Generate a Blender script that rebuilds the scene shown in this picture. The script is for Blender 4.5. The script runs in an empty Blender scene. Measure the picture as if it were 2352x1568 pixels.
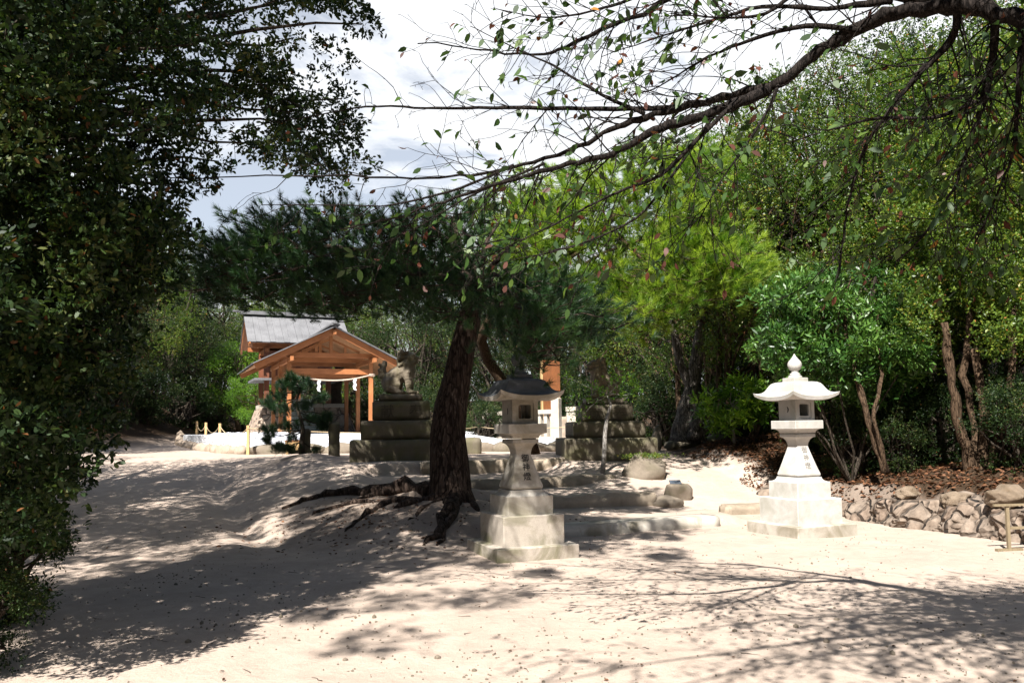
import bpy, bmesh, math, random
import numpy as np
from math import radians as R, sin, cos, pi
from mathutils import Vector, Matrix, noise as mnoise

# ------------------------------------------------------------------ camera, world, sun
sc = bpy.context.scene
COL = sc.collection
EYE = 1.55; F = 796.0; PITCH = R(4.0); ROLL = R(0.8); SHIFT = 30.0
cam_d = bpy.data.cameras.new('camera'); cam = bpy.data.objects.new('camera', cam_d); COL.objects.link(cam)
cam_d.sensor_width = 36.0; cam_d.lens = F / 1024 * 36.0; cam_d.shift_y = SHIFT / 1024.0
cam_d.clip_start = 0.05; cam_d.clip_end = 3000
fw = Vector((0, cos(PITCH), sin(PITCH))); rt0 = Vector((1, 0, 0)); up0 = rt0.cross(fw)
rt = rt0 * cos(ROLL) - up0 * sin(ROLL); up = up0 * cos(ROLL) + rt0 * sin(ROLL)
M = Matrix((rt, up, -fw)).transposed().to_4x4(); M.translation = Vector((0, 0, EYE))
cam.matrix_world = M
sc.camera = cam

SUN_EL = R(50); SUN_AZ = R(-20)      # azimuth measured from -Y towards +X
SD = Vector((sin(SUN_AZ) * cos(SUN_EL), -cos(SUN_AZ) * cos(SUN_EL), sin(SUN_EL)))
w = bpy.data.worlds.new('World'); sc.world = w; w.use_nodes = True
nt = w.node_tree; nt.nodes.clear()
def N(nt, t, **kw):
    n = nt.nodes.new(t)
    for k, v in kw.items(): setattr(n, k, v)
    return n
wo = N(nt, 'ShaderNodeOutputWorld'); bg = N(nt, 'ShaderNodeBackground'); sky = N(nt, 'ShaderNodeTexSky')
sky.sky_type = 'NISHITA'; sky.sun_disc = False; sky.sun_elevation = SUN_EL; sky.sun_rotation = R(200)
sky.air_density = 1.0; sky.dust_density = 1.0; sky.ozone_density = 1.5
tc = N(nt, 'ShaderNodeTexCoord'); mp = N(nt, 'ShaderNodeMapping'); mp.inputs['Scale'].default_value = (1.0, 1.0, 2.6)
mp.inputs['Location'].default_value = (0.35, 0.0, 0.2)
n1 = N(nt, 'ShaderNodeTexNoise'); n1.inputs['Scale'].default_value = 3.0; n1.inputs['Detail'].default_value = 9; n1.inputs['Roughness'].default_value = 0.6
n1.inputs['Distortion'].default_value = 0.4
cr = N(nt, 'ShaderNodeValToRGB'); cr.color_ramp.elements[0].position = 0.41; cr.color_ramp.elements[0].color = (0.42, 0.42, 0.42, 1); cr.color_ramp.elements[1].position = 0.52
mx = N(nt, 'ShaderNodeMix', data_type='RGBA'); mx.inputs['B'].default_value = (9.4, 9.6, 9.9, 1)
nt.links.new(tc.outputs['Generated'], mp.inputs['Vector']); nt.links.new(mp.outputs[0], n1.inputs['Vector'])
nt.links.new(n1.outputs['Fac'], cr.inputs[0])
sx_ = N(nt, 'ShaderNodeSeparateXYZ'); nt.links.new(tc.outputs['Generated'], sx_.inputs[0])   # clouds limited to the sky ahead of the camera to weaken fill light
mr = N(nt, 'ShaderNodeMapRange'); mr.inputs['From Min'].default_value = 0.35; mr.inputs['From Max'].default_value = 0.72; mr.interpolation_type = 'SMOOTHSTEP'
nt.links.new(sx_.outputs['Y'], mr.inputs['Value'])
ml = N(nt, 'ShaderNodeMath', operation='MULTIPLY'); nt.links.new(cr.outputs['Color'], ml.inputs[0]); nt.links.new(mr.outputs[0], ml.inputs[1])
nt.links.new(ml.outputs[0], mx.inputs['Factor'])
nt.links.new(sky.outputs[0], mx.inputs['A']); nt.links.new(mx.outputs['Result'], bg.inputs['Color'])
bg.inputs['Strength'].default_value = 0.05
nt.links.new(bg.outputs[0], wo.inputs[0])
sun_d = bpy.data.lights.new('sun', 'SUN'); sun = bpy.data.objects.new('sun', sun_d); COL.objects.link(sun)
sun_d.energy = 5.0; sun_d.angle = R(0.53); sun_d.color = (1.0, 0.96, 0.905)
sun.rotation_euler = SD.to_track_quat('Z', 'Y').to_euler(); sun.location = SD * 60
vs = sc.view_settings; vs.view_transform = 'Standard'; vs.look = 'None'; vs.exposure = 1.32; vs.gamma = 1.0; vs.use_curve_mapping = False
sc.cycles.use_denoising = True; sc.cycles.max_bounces = 7; sc.cycles.diffuse_bounces = 1; sc.cycles.glossy_bounces = 3
sc.cycles.transmission_bounces = 6; sc.cycles.transparent_max_bounces = 6; sc.cycles.sample_clamp_indirect = 6
sc.cycles.caustics_reflective = False; sc.cycles.caustics_refractive = False

VS = 2352 / 1024.0
def at(px, py, Y):
    u = (px - 512) / F; v = (341 - py + SHIFT) / F
    d = fw + rt * u + up * v
    return Vector((0, 0, EYE)) + d * (Y / d.y)
def atV(vx, vy, Y): return at(vx / VS, vy / VS, Y)

# ------------------------------------------------------------------ object helpers
def tag(o, label=None, cat=None, group=None, kind=None):
    if label: o['label'] = label
    if cat: o['category'] = cat
    if group: o['group'] = group
    if kind: o['kind'] = kind
    return o
def thing(name, label, cat, loc=(0, 0, 0), rotz=0, group=None):
    o = bpy.data.objects.new(name, None); COL.objects.link(o); o.empty_display_size = 0.2
    o.location = loc; o.rotation_euler = (0, 0, rotz)
    return tag(o, label, cat, group)
def link(name, me, mat=None, parent=None):
    o = bpy.data.objects.new(name, me); COL.objects.link(o)
    if mat is not None:
        for m in (mat if isinstance(mat, (list, tuple)) else [mat]): me.materials.append(m)
    if parent is not None: o.parent = parent
    return o
def smooth(me, f=True):
    me.polygons.foreach_set('use_smooth', [f] * len(me.polygons)); me.update()
class MB:
    def __init__(s): s.v = []; s.f = []; s.mi = []
    def add(s, vs, fs, mi=0):
        b = len(s.v); s.v += [tuple(p) for p in vs]; s.f += [tuple(i + b for i in f) for f in fs]; s.mi += [mi] * len(fs)
        return s
    def box(s, c, d, rz=0, rot=None, mi=0, taper=1.0):
        hx, hy, hz = d[0] / 2, d[1] / 2, d[2] / 2
        pts = []
        m = rot if rot is not None else Matrix.Rotation(rz, 3, 'Z')
        for z in (-1, 1):
            t = taper if z > 0 else 1
            for x, y in ((-1, -1), (1, -1), (1, 1), (-1, 1)):
                pts.append(Vector(c) + m @ Vector((x * hx * t, y * hy * t, z * hz)))
        s.add(pts, [(0, 3, 2, 1), (4, 5, 6, 7), (0, 1, 5, 4), (1, 2, 6, 5), (2, 3, 7, 6), (3, 0, 4, 7)], mi)
        return s
    def bar(s, a, b, w_, h_, mi=0, upv=(0, 0, 1)):
        a = Vector(a); b = Vector(b); d = (b - a); L = d.length; d.normalize()
        u = Vector(upv); side = d.cross(u).normalized(); u2 = side.cross(d)
        m = Matrix((d, side, u2)).transposed()
        s.box((a + b) / 2, (L, w_, h_), rot=m, mi=mi); return s
    def tube(s, pts, rad, n=8, mi=0, cap=True):
        pts = [Vector(p) for p in pts]; rings = []; prev = None
        for i, p in enumerate(pts):
            d = (pts[min(i + 1, len(pts) - 1)] - pts[max(i - 1, 0)])
            if d.length < 1e-9: d = Vector((0, 0, 1))
            d.normalize()
            if prev is None:
                a = Vector((1, 0, 0)) if abs(d.x) < 0.8 else Vector((0, 1, 0))
                u = d.cross(a).normalized()
            else:
                u = (prev - d * prev.dot(d)).normalized()
            prev = u; v = d.cross(u); r = rad[i] if hasattr(rad, '__len__') else rad
            rings.append([p + (u * cos(2 * pi * k / n) + v * sin(2 * pi * k / n)) * r for k in range(n)])
        vs = [q for r_ in rings for q in r_]; fs = []
        for i in range(len(rings) - 1):
            for k in range(n):
                fs.append((i * n + k, i * n + (k + 1) % n, (i + 1) * n + (k + 1) % n, (i + 1) * n + k))
        if cap:
            fs.append(tuple(range(n - 1, -1, -1))); fs.append(tuple((len(rings) - 1) * n + k for k in range(n)))
        s.add(vs, fs, mi); return s
    def lathe(s, prof, n=24, c=(0, 0, 0), mi=0):
        vs = []
        for r, z in prof:
            for k in range(n): vs.append((c[0] + r * cos(2 * pi * k / n), c[1] + r * sin(2 * pi * k / n), c[2] + z))
        fs = []
        for i in range(len(prof) - 1):
            for k in range(n): fs.append((i * n + k, i * n + (k + 1) % n, (i + 1) * n + (k + 1) % n, (i + 1) * n + k))
        fs.append(tuple(range(n - 1, -1, -1))); fs.append(tuple((len(prof) - 1) * n + k for k in range(n)))
        s.add(vs, fs, mi); return s
    def loft(s, prof, ch=0.008, mi=0):       # square rings with a small chamfer; prof = [(half, z)]
        vs = []
        for h, z in prof:
            c = min(ch, h * 0.4)
            for x, y in ((-h + c, -h), (h - c, -h), (h, -h + c), (h, h - c), (h - c, h), (-h + c, h), (-h, h - c), (-h, -h + c)):
                vs.append((x, y, z))
        fs = []
        for i in range(len(prof) - 1):
            for k in range(8): fs.append((i * 8 + k, i * 8 + (k + 1) % 8, (i + 1) * 8 + (k + 1) % 8, (i + 1) * 8 + k))
        fs.append(tuple(range(7, -1, -1))); fs.append(tuple((len(prof) - 1) * 8 + k for k in range(8)))
        s.add(vs, fs, mi); return s
    def mesh(s, name):
        me = bpy.data.meshes.new(name); me.from_pydata(s.v, [], s.f); me.update()
        if any(s.mi): me.polygons.foreach_set('material_index', s.mi)
        return me
    def build(s, name, mat, parent=None, sm=False):
        me = s.mesh(name)
        if sm: smooth(me)
        return link(name, me, mat, parent)

# ------------------------------------------------------------------ materials
def mat_new(name):
    m = bpy.data.materials.new(name); m.use_nodes = True; nt = m.node_tree
    b = nt.nodes['Principled BSDF']; return m, nt, b
def ramp(nt, fac, stops):
    r = N(nt, 'ShaderNodeValToRGB'); e = r.color_ramp.elements
    while len(e) < len(stops): e.new(0.5)
    for i, (p, c) in enumerate(stops): e[i].position = p; e[i].color = (*c, 1)
    nt.links.new(fac, r.inputs[0]); return r.outputs['Color']
def noise_n(nt, scale, detail=4, rough=0.55, vec=None, dist=0.0):
    n = N(nt, 'ShaderNodeTexNoise'); n.inputs['Scale'].default_value = scale; n.inputs['Detail'].default_value = detail
    n.inputs['Roughness'].default_value = rough; n.inputs['Distortion'].default_value = dist
    if vec is not None: nt.links.new(vec, n.inputs['Vector'])
    return n.outputs['Fac']
def mixc(nt, fac, a, b, mode='MIX'):
    m = N(nt, 'ShaderNodeMix', data_type='RGBA', blend_type=mode)
    for k, v in (('Factor', fac), ('A', a), ('B', b)):
        if isinstance(v, (int, float)): m.inputs[k].default_value = v
        elif isinstance(v, tuple): m.inputs[k].default_value = (*v, 1)
        else: nt.links.new(v, m.inputs[k])
    return m.outputs['Result']
def mapped(nt, scale=(1, 1, 1), rot=(0, 0, 0), coord='Object'):
    t = N(nt, 'ShaderNodeTexCoord'); m = N(nt, 'ShaderNodeMapping'); m.inputs['Scale'].default_value = scale
    m.inputs['Rotation'].default_value = rot
    nt.links.new(t.outputs[coord], m.inputs['Vector']); return m.outputs[0]
def world_pos(nt):
    g = N(nt, 'ShaderNodeNewGeometry'); return g.outputs['Position']
def bump(nt, b, h, strength, dist=0.01):
    n = N(nt, 'ShaderNodeBump'); n.inputs['Strength'].default_value = strength; n.inputs['Distance'].default_value = dist
    nt.links.new(h, n.inputs['Height']); nt.links.new(n.outputs[0], b.inputs['Normal']); return n
def stone(name, base, dark, stain=None, stain_amt=0.5, speck=0.5, bumps=0.4, sc_=1.0, rough=0.85):
    m, nt, b = mat_new(name); p = world_pos(nt)
    fine = noise_n(nt, 170 / sc_, 2, 0.7, p); mid = noise_n(nt, 9, 6, 0.65, p); big = noise_n(nt, 2.3, 5, 0.6, p, 0.6)
    c = ramp(nt, fine, [(0.36, dark), (0.5, base), (0.68, tuple(min(1, x * 1.25) for x in base))])
    c = mixc(nt, 1 - speck, c, base)
    c2 = ramp(nt, mid, [(0.35, tuple(x * 0.68 for x in base)), (0.6, base)])
    c = mixc(nt, 0.45, c, c2)
    if stain:
        mk = N(nt, 'ShaderNodeValToRGB'); mk.color_ramp.elements[0].position = 0.46; mk.color_ramp.elements[1].position = 0.64
        nt.links.new(big, mk.inputs[0])
        mul = N(nt, 'ShaderNodeMath', operation='MULTIPLY'); mul.inputs[1].default_value = stain_amt
        nt.links.new(mk.outputs['Color'], mul.inputs[0]); c = mixc(nt, mul.outputs[0], c, stain)
    nt.links.new(c, b.inputs['Base Color']); b.inputs['Roughness'].default_value = rough
    ad = N(nt, 'ShaderNodeMath', operation='ADD'); nt.links.new(fine, ad.inputs[0]); nt.links.new(mid, ad.inputs[1])
    bump(nt, b, ad.outputs[0], bumps, 0.006 if bumps < 1 else 0.012); return m
S_white = stone('granite_pale', (0.50, 0.48, 0.445), (0.34, 0.32, 0.30), (0.27, 0.26, 0.20), 0.55, 0.65, 0.35)
S_warm = stone('granite_warm', (0.42, 0.37, 0.31), (0.2, 0.17, 0.14), (0.11, 0.105, 0.045), 0.8, 0.6, 0.3)
S_slab = stone('granite_slab', (0.46, 0.42, 0.36), (0.26, 0.235, 0.19), (0.19, 0.165, 0.11), 0.8, 0.55, 0.35)
S_step = stone('step_granite', (0.38, 0.31, 0.23), (0.2, 0.16, 0.12), (0.15, 0.12, 0.08), 0.55, 0.5, 0.9)
S_old = stone('old_granite', (0.155, 0.13, 0.09), (0.055, 0.045, 0.03), (0.12, 0.115, 0.05), 0.8, 0.5, 0.8)
S_lion = stone('carved_granite', (0.19, 0.155, 0.11), (0.06, 0.05, 0.035), (0.10, 0.085, 0.04), 0.8, 0.5, 0.9)
S_dark = stone('weathered_shaded_cap', (0.12, 0.125, 0.13), (0.04, 0.04, 0.045), (0.05, 0.055, 0.05), 0.6, 0.6, 0.5)  # lichen patina plus bluish shade tone put into the cap colour
S_rock = stone('field_rock', (0.25, 0.205, 0.155), (0.17, 0.14, 0.11), (0.14, 0.125, 0.075), 0.6, 0.5, 1.2)
S_bank = stone('bank_rock', (0.33, 0.25, 0.175), (0.2, 0.15, 0.11), (0.16, 0.11, 0.06), 0.7, 0.5, 1.6)
S_mason = stone('masonry_rock', (0.42, 0.33, 0.25), (0.24, 0.19, 0.14), (0.2, 0.15, 0.1), 0.5, 0.4, 1.0)
S_fence = stone('pale_balustrade', (0.50, 0.44, 0.36), (0.27, 0.24, 0.19), (0.3, 0.26, 0.2), 0.4, 0.5, 0.5)

def make_ground():
    m, nt, b = mat_new('sandy_ground'); p = world_pos(nt)
    f1 = noise_n(nt, 120, 3, 0.75, p); f2 = noise_n(nt, 22, 5, 0.7, p); f3 = noise_n(nt, 0.9, 6, 0.6, p, 0.5); f4 = noise_n(nt, 5, 5, 0.65, p, 0.3)
    c = ramp(nt, f1, [(0.3, (0.30, 0.235, 0.185)), (0.5, (0.47, 0.375, 0.295)), (0.72, (0.58, 0.475, 0.385))])
    c = mixc(nt, 0.35, c, ramp(nt, f4, [(0.35, (0.30, 0.235, 0.185)), (0.62, (0.50, 0.41, 0.34))]))
    c = mixc(nt, 0.35, c, ramp(nt, f3, [(0.38, (0.33, 0.27, 0.235)), (0.62, (0.48, 0.39, 0.335))]))
    g = N(nt, 'ShaderNodeTexVoronoi'); g.inputs['Scale'].default_value = 34; nt.links.new(p, g.inputs['Vector'])
    st = N(nt, 'ShaderNodeValToRGB'); st.color_ramp.elements[0].position = 0.03; st.color_ramp.elements[0].color = (1, 1, 1, 1)
    st.color_ramp.elements[1].position = 0.12; st.color_ramp.elements[1].color = (0, 0, 0, 1); nt.links.new(g.outputs['Distance'], st.inputs[0])
    gate = N(nt, 'ShaderNodeMath', operation='MULTIPLY'); nt.links.new(st.outputs['Color'], gate.inputs[0])
    th = N(nt, 'ShaderNodeMath', operation='GREATER_THAN'); th.inputs[1].default_value = 0.56; nt.links.new(f2, th.inputs[0]); nt.links.new(th.outputs[0], gate.inputs[1])
    c = mixc(nt, gate.outputs[0], c, (0.17, 0.125, 0.10))
    # forest floor away from the swept sand
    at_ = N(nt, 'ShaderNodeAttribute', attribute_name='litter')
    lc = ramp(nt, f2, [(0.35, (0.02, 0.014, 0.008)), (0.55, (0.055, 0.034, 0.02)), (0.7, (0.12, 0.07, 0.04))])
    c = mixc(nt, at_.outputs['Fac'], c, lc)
    nt.links.new(c, b.inputs['Base Color']); b.inputs['Roughness'].default_value = 0.95; b.inputs['Specular IOR Level'].default_value = 0.15
    a1 = N(nt, 'ShaderNodeMath', operation='MULTIPLY_ADD'); a1.inputs[1].default_value = 2.0
    nt.links.new(f2, a1.inputs[0]); nt.links.new(f1, a1.inputs[2])
    a2 = N(nt, 'ShaderNodeMath', operation='MULTIPLY_ADD'); a2.inputs[1].default_value = 4.0
    nt.links.new(f4, a2.inputs[0]); nt.links.new(a1.outputs[0], a2.inputs[2])
    bump(nt, b, a2.outputs[0], 0.6, 0.012); return m
GROUND = make_ground()

def wood(name, a, b_, scale=(14, 14, 1.2), rough=0.55, coord='Object'):
    m, nt, b = mat_new(name); v = mapped(nt, scale, coord=coord)
    f = noise_n(nt, 3.0, 7, 0.62, v, 1.2); f2 = noise_n(nt, 1.4, 3, 0.5, mapped(nt, (1.3, 1.3, 1.3)))
    c = ramp(nt, f, [(0.3, a), (0.7, b_)])
    c = mixc(nt, 0.35, c, ramp(nt, f2, [(0.35, tuple(x * 0.7 for x in a)), (0.65, b_)]))
    nt.links.new(c, b.inputs['Base Color']); b.inputs['Roughness'].default_value = rough; bump(nt, b, f, 0.25, 0.004); return m
W_or = wood('cypress_wood', (0.33, 0.115, 0.038), (0.50, 0.205, 0.075))
W_or_x = wood('cypress_beam', (0.33, 0.11, 0.035), (0.50, 0.195, 0.07), (1.2, 14, 14))
W_red = wood('aged_wall_wood', (0.13, 0.042, 0.02), (0.24, 0.085, 0.04))
W_ceil = wood('ceiling_boards', (0.42, 0.20, 0.085), (0.58, 0.30, 0.14), (3, 12, 3))
W_grey = wood('silvered_roof_board', (0.10, 0.10, 0.105), (0.21, 0.21, 0.215), (16, 1.5, 1.5), 0.7)
W_post = wood('fence_post_wood', (0.46, 0.29, 0.12), (0.62, 0.42, 0.2))
W_old = wood('old_barrier_wood', (0.15, 0.115, 0.07), (0.3, 0.24, 0.15), (14, 14, 2))
W_sign = wood('orange_board_wood', (0.12, 0.04, 0.012), (0.26, 0.09, 0.025), (6, 6, 1.5))
def plain(name, c, rough=0.6, **kw):
    m, nt, b = mat_new(name); f = noise_n(nt, 14, 4, 0.6, mapped(nt))
    nt.links.new(ramp(nt, f, [(0.3, tuple(x * 0.75 for x in c)), (0.7, c)]), b.inputs['Base Color']); b.inputs['Roughness'].default_value = rough
    for k, v in kw.items(): b.inputs[k].default_value = v
    return m
P_ink_shade = plain('ink_and_opening_shade', (0.018, 0.016, 0.016), 0.8)
P_carve = plain('carved_recess', (0.10, 0.085, 0.06), 0.9)
P_carve_l = plain('pale_carving', (0.22, 0.205, 0.185), 0.9)
P_rope = plain('straw_rope', (0.55, 0.42, 0.25), 0.9)
P_srope = plain('sacred_straw', (0.62, 0.5, 0.4), 0.9)
P_paper = plain('white_paper', (0.8, 0.8, 0.82), 0.7)
def masonm(name='fitted_masonry', k=1.0, sc_=2.2, jw=0.05, jc=(0.05, 0.036, 0.024)):
    m, nt, b = mat_new(name); v = mapped(nt, (1, 1, 1)); nz = N(nt, 'ShaderNodeTexNoise'); nz.inputs['Scale'].default_value = 2.5; nt.links.new(v, nz.inputs['Vector'])
    ad = N(nt, 'ShaderNodeVectorMath', operation='MULTIPLY_ADD'); ad.inputs[1].default_value = (0.35, 0.35, 0.35); nt.links.new(nz.outputs['Color'], ad.inputs[0]); nt.links.new(v, ad.inputs[2])
    vo = N(nt, 'ShaderNodeTexVoronoi', feature='DISTANCE_TO_EDGE'); vo.inputs['Scale'].default_value = sc_; nt.links.new(ad.outputs[0], vo.inputs['Vector'])
    vc = N(nt, 'ShaderNodeTexVoronoi'); vc.inputs['Scale'].default_value = sc_; nt.links.new(ad.outputs[0], vc.inputs['Vector'])
    c = ramp(nt, vc.outputs['Color'], [(0.2, (0.30, 0.2, 0.14)), (0.5, (0.42, 0.32, 0.24)), (0.8, (0.36, 0.29, 0.23))]); c = mixc(nt, 0.55, c, ramp(nt, noise_n(nt, 9, 8, 0.72, v), [(0.36, (0.12, 0.085, 0.06)), (0.64, (0.55, 0.43, 0.33))]))
    e = N(nt, 'ShaderNodeValToRGB'); e.color_ramp.elements[1].position = jw; nt.links.new(vo.outputs['Distance'], e.inputs[0]); c = mixc(nt, 1.0, c, (k, k, k), 'MULTIPLY'); c = mixc(nt, e.outputs['Color'], jc, c)
    nt.links.new(c, b.inputs['Base Color']); b.inputs['Roughness'].default_value = 0.9; e2 = N(nt, 'ShaderNodeValToRGB'); e2.color_ramp.elements[1].position = 0.15; nt.links.new(vo.outputs['Distance'], e2.inputs[0]); bump(nt, b, e2.outputs['Color'], 1.0, 0.08); return m
MASON = masonm(); MASON_B = masonm('bank_masonry', 0.56, 3.4, 0.035, (0.10, 0.07, 0.048))
P_metal = plain('dark_plaque', (0.09, 0.11, 0.14), 0.6)
P_pebble = plain('pebble_white', (0.78, 0.78, 0.8), 0.7)
P_pebble_g = plain('pebble_grey', (0.42, 0.44, 0.5), 0.7)
def glassm():
    m, nt, b = mat_new('optical_glass'); b.inputs['Base Color'].default_value = (0.86, 0.95, 0.93, 1); b.inputs['Roughness'].default_value = 0.12
    b.inputs['Transmission Weight'].default_value = 0.55; b.inputs['IOR'].default_value = 1.5; return m
GLASS = glassm()
def barkm(name, a, b_, c_, sc_=1.0, disp=1.0):
    m, nt, b = mat_new(name); v = mapped(nt, (8 * sc_, 8 * sc_, 1.5 * sc_))
    vo = N(nt, 'ShaderNodeTexVoronoi', feature='DISTANCE_TO_EDGE'); vo.inputs['Scale'].default_value = 1.6
    nz = N(nt, 'ShaderNodeTexNoise'); nz.inputs['Scale'].default_value = 2.0; nz.inputs['Detail'].default_value = 5; nt.links.new(v, nz.inputs['Vector'])
    ad = N(nt, 'ShaderNodeVectorMath', operation='MULTIPLY_ADD'); ad.inputs[1].default_value = (0.9, 0.9, 0.9)
    nt.links.new(nz.outputs['Color'], ad.inputs[0]); nt.links.new(v, ad.inputs[2]); nt.links.new(ad.outputs[0], vo.inputs['Vector'])
    f = noise_n(nt, 5, 8, 0.7, v)
    c = ramp(nt, f, [(0.3, a), (0.52, b_), (0.75, c_)])
    e = N(nt, 'ShaderNodeValToRGB'); e.color_ramp.elements[0].position = 0.0; e.color_ramp.elements[1].position = 0.10; nt.links.new(vo.outputs['Distance'], e.inputs[0])
    c = mixc(nt, e.outputs['Color'], tuple(x * 0.8 for x in a), c)
    nt.links.new(c, b.inputs['Base Color']); b.inputs['Roughness'].default_value = 0.95; b.inputs['Specular IOR Level'].default_value = 0.12
    a2 = N(nt, 'ShaderNodeMath', operation='MULTIPLY_ADD'); a2.inputs[1].default_value = 0.35
    nt.links.new(f, a2.inputs[0]); nt.links.new(e.outputs['Color'], a2.inputs[2])
    bump(nt, b, a2.outputs[0], 1.0, 0.03 * disp); return m
B_pine = barkm('pine_bark', (0.03, 0.02, 0.015), (0.065, 0.045, 0.035), (0.15, 0.12, 0.10))
B_dark = barkm('dark_bark', (0.03, 0.024, 0.018), (0.07, 0.056, 0.042), (0.14, 0.12, 0.10), 2.2, 0.3)
B_cherry = barkm('cherry_bark', (0.009, 0.007, 0.006), (0.02, 0.016, 0.014), (0.075, 0.06, 0.052), 3.0, 0.2)
B_pale = barkm('pale_bark', (0.16, 0.14, 0.12), (0.34, 0.32, 0.29), (0.5, 0.48, 0.45), 2.5, 0.2)
B_grey = barkm('grey_bark', (0.05, 0.043, 0.036), (0.12, 0.105, 0.09), (0.25, 0.23, 0.2), 1.6, 0.8)
B_brown = barkm('brown_bark', (0.035, 0.022, 0.013), (0.085, 0.055, 0.034), (0.18, 0.125, 0.08), 2.0, 0.3)
def leafm(name, stops, transl=0.3, rough=0.4, spec=0.5):
    m, nt, b = mat_new(name); a = N(nt, 'ShaderNodeAttribute', attribute_name='tint')
    c = ramp(nt, a.outputs['Fac'], stops); nt.links.new(c, b.inputs['Base Color'])
    b.inputs['Roughness'].default_value = rough; b.inputs['Specular IOR Level'].default_value = spec
    t = N(nt, 'ShaderNodeBsdfTranslucent'); tcx = mixc(nt, 1.0, c, (1.5, 1.6, 0.75), 'MULTIPLY'); nt.links.new(tcx, t.inputs['Color'])
    mx = N(nt, 'ShaderNodeMixShader'); mx.inputs[0].default_value = transl
    nt.links.new(b.outputs[0], mx.inputs[1]); nt.links.new(t.outputs[0], mx.inputs[2])
    nt.links.new(mx.outputs[0], nt.nodes['Material Output'].inputs[0]); return m
L_oak = leafm('evergreen_leaf', [(0, (0.008, 0.018, 0.005)), (0.5, (0.017, 0.036, 0.009)), (0.9, (0.048, 0.08, 0.018)), (0.985, (0.09, 0.10, 0.03)), (1.0, (0.13, 0.055, 0.02))], 0.2, 0.5, 0.22)
L_mix = leafm('wood_edge_leaf', [(0, (0.022, 0.05, 0.006)), (0.5, (0.075, 0.135, 0.016)), (0.9, (0.18, 0.245, 0.035)), (0.985, (0.22, 0.2, 0.03)), (1.0, (0.30, 0.11, 0.03))], 0.3, 0.42, 0.35)
L_bright = leafm('fresh_leaf', [(0, (0.035, 0.10, 0.008)), (0.6, (0.10, 0.22, 0.014)), (1.0, (0.22, 0.36, 0.03))], 0.38, 0.4)
L_cherry = leafm('cherry_leaf', [(0, (0.022, 0.05, 0.014)), (0.6, (0.045, 0.095, 0.014)), (0.76, (0.10, 0.16, 0.02)), (0.80, (0.11, 0.032, 0.015)), (0.98, (0.07, 0.022, 0.013)), (1.0, (0.5, 0.22, 0.03))], 0.27, 0.5)
L_pine = leafm('sunlit_pine_needle', [(0, (0.02, 0.07, 0.006)), (0.45, (0.11, 0.21, 0.018)), (1.0, (0.36, 0.46, 0.06))], 0.45, 0.45)  # lit copy of the needles, sunlight brightened into the colour
L_pine_d = leafm('shaded_pine_needle', [(0, (0.01, 0.035, 0.012)), (0.5, (0.025, 0.07, 0.02)), (1.0, (0.06, 0.12, 0.025))], 0.2, 0.45)  # same needles darkened, shade of the crown put into the colour
L_dry = leafm('dry_leaf', [(0, (0.045, 0.02, 0.011)), (0.55, (0.11, 0.048, 0.024)), (1.0, (0.25, 0.12, 0.06))], 0.12, 0.7, 0.2)

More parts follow.
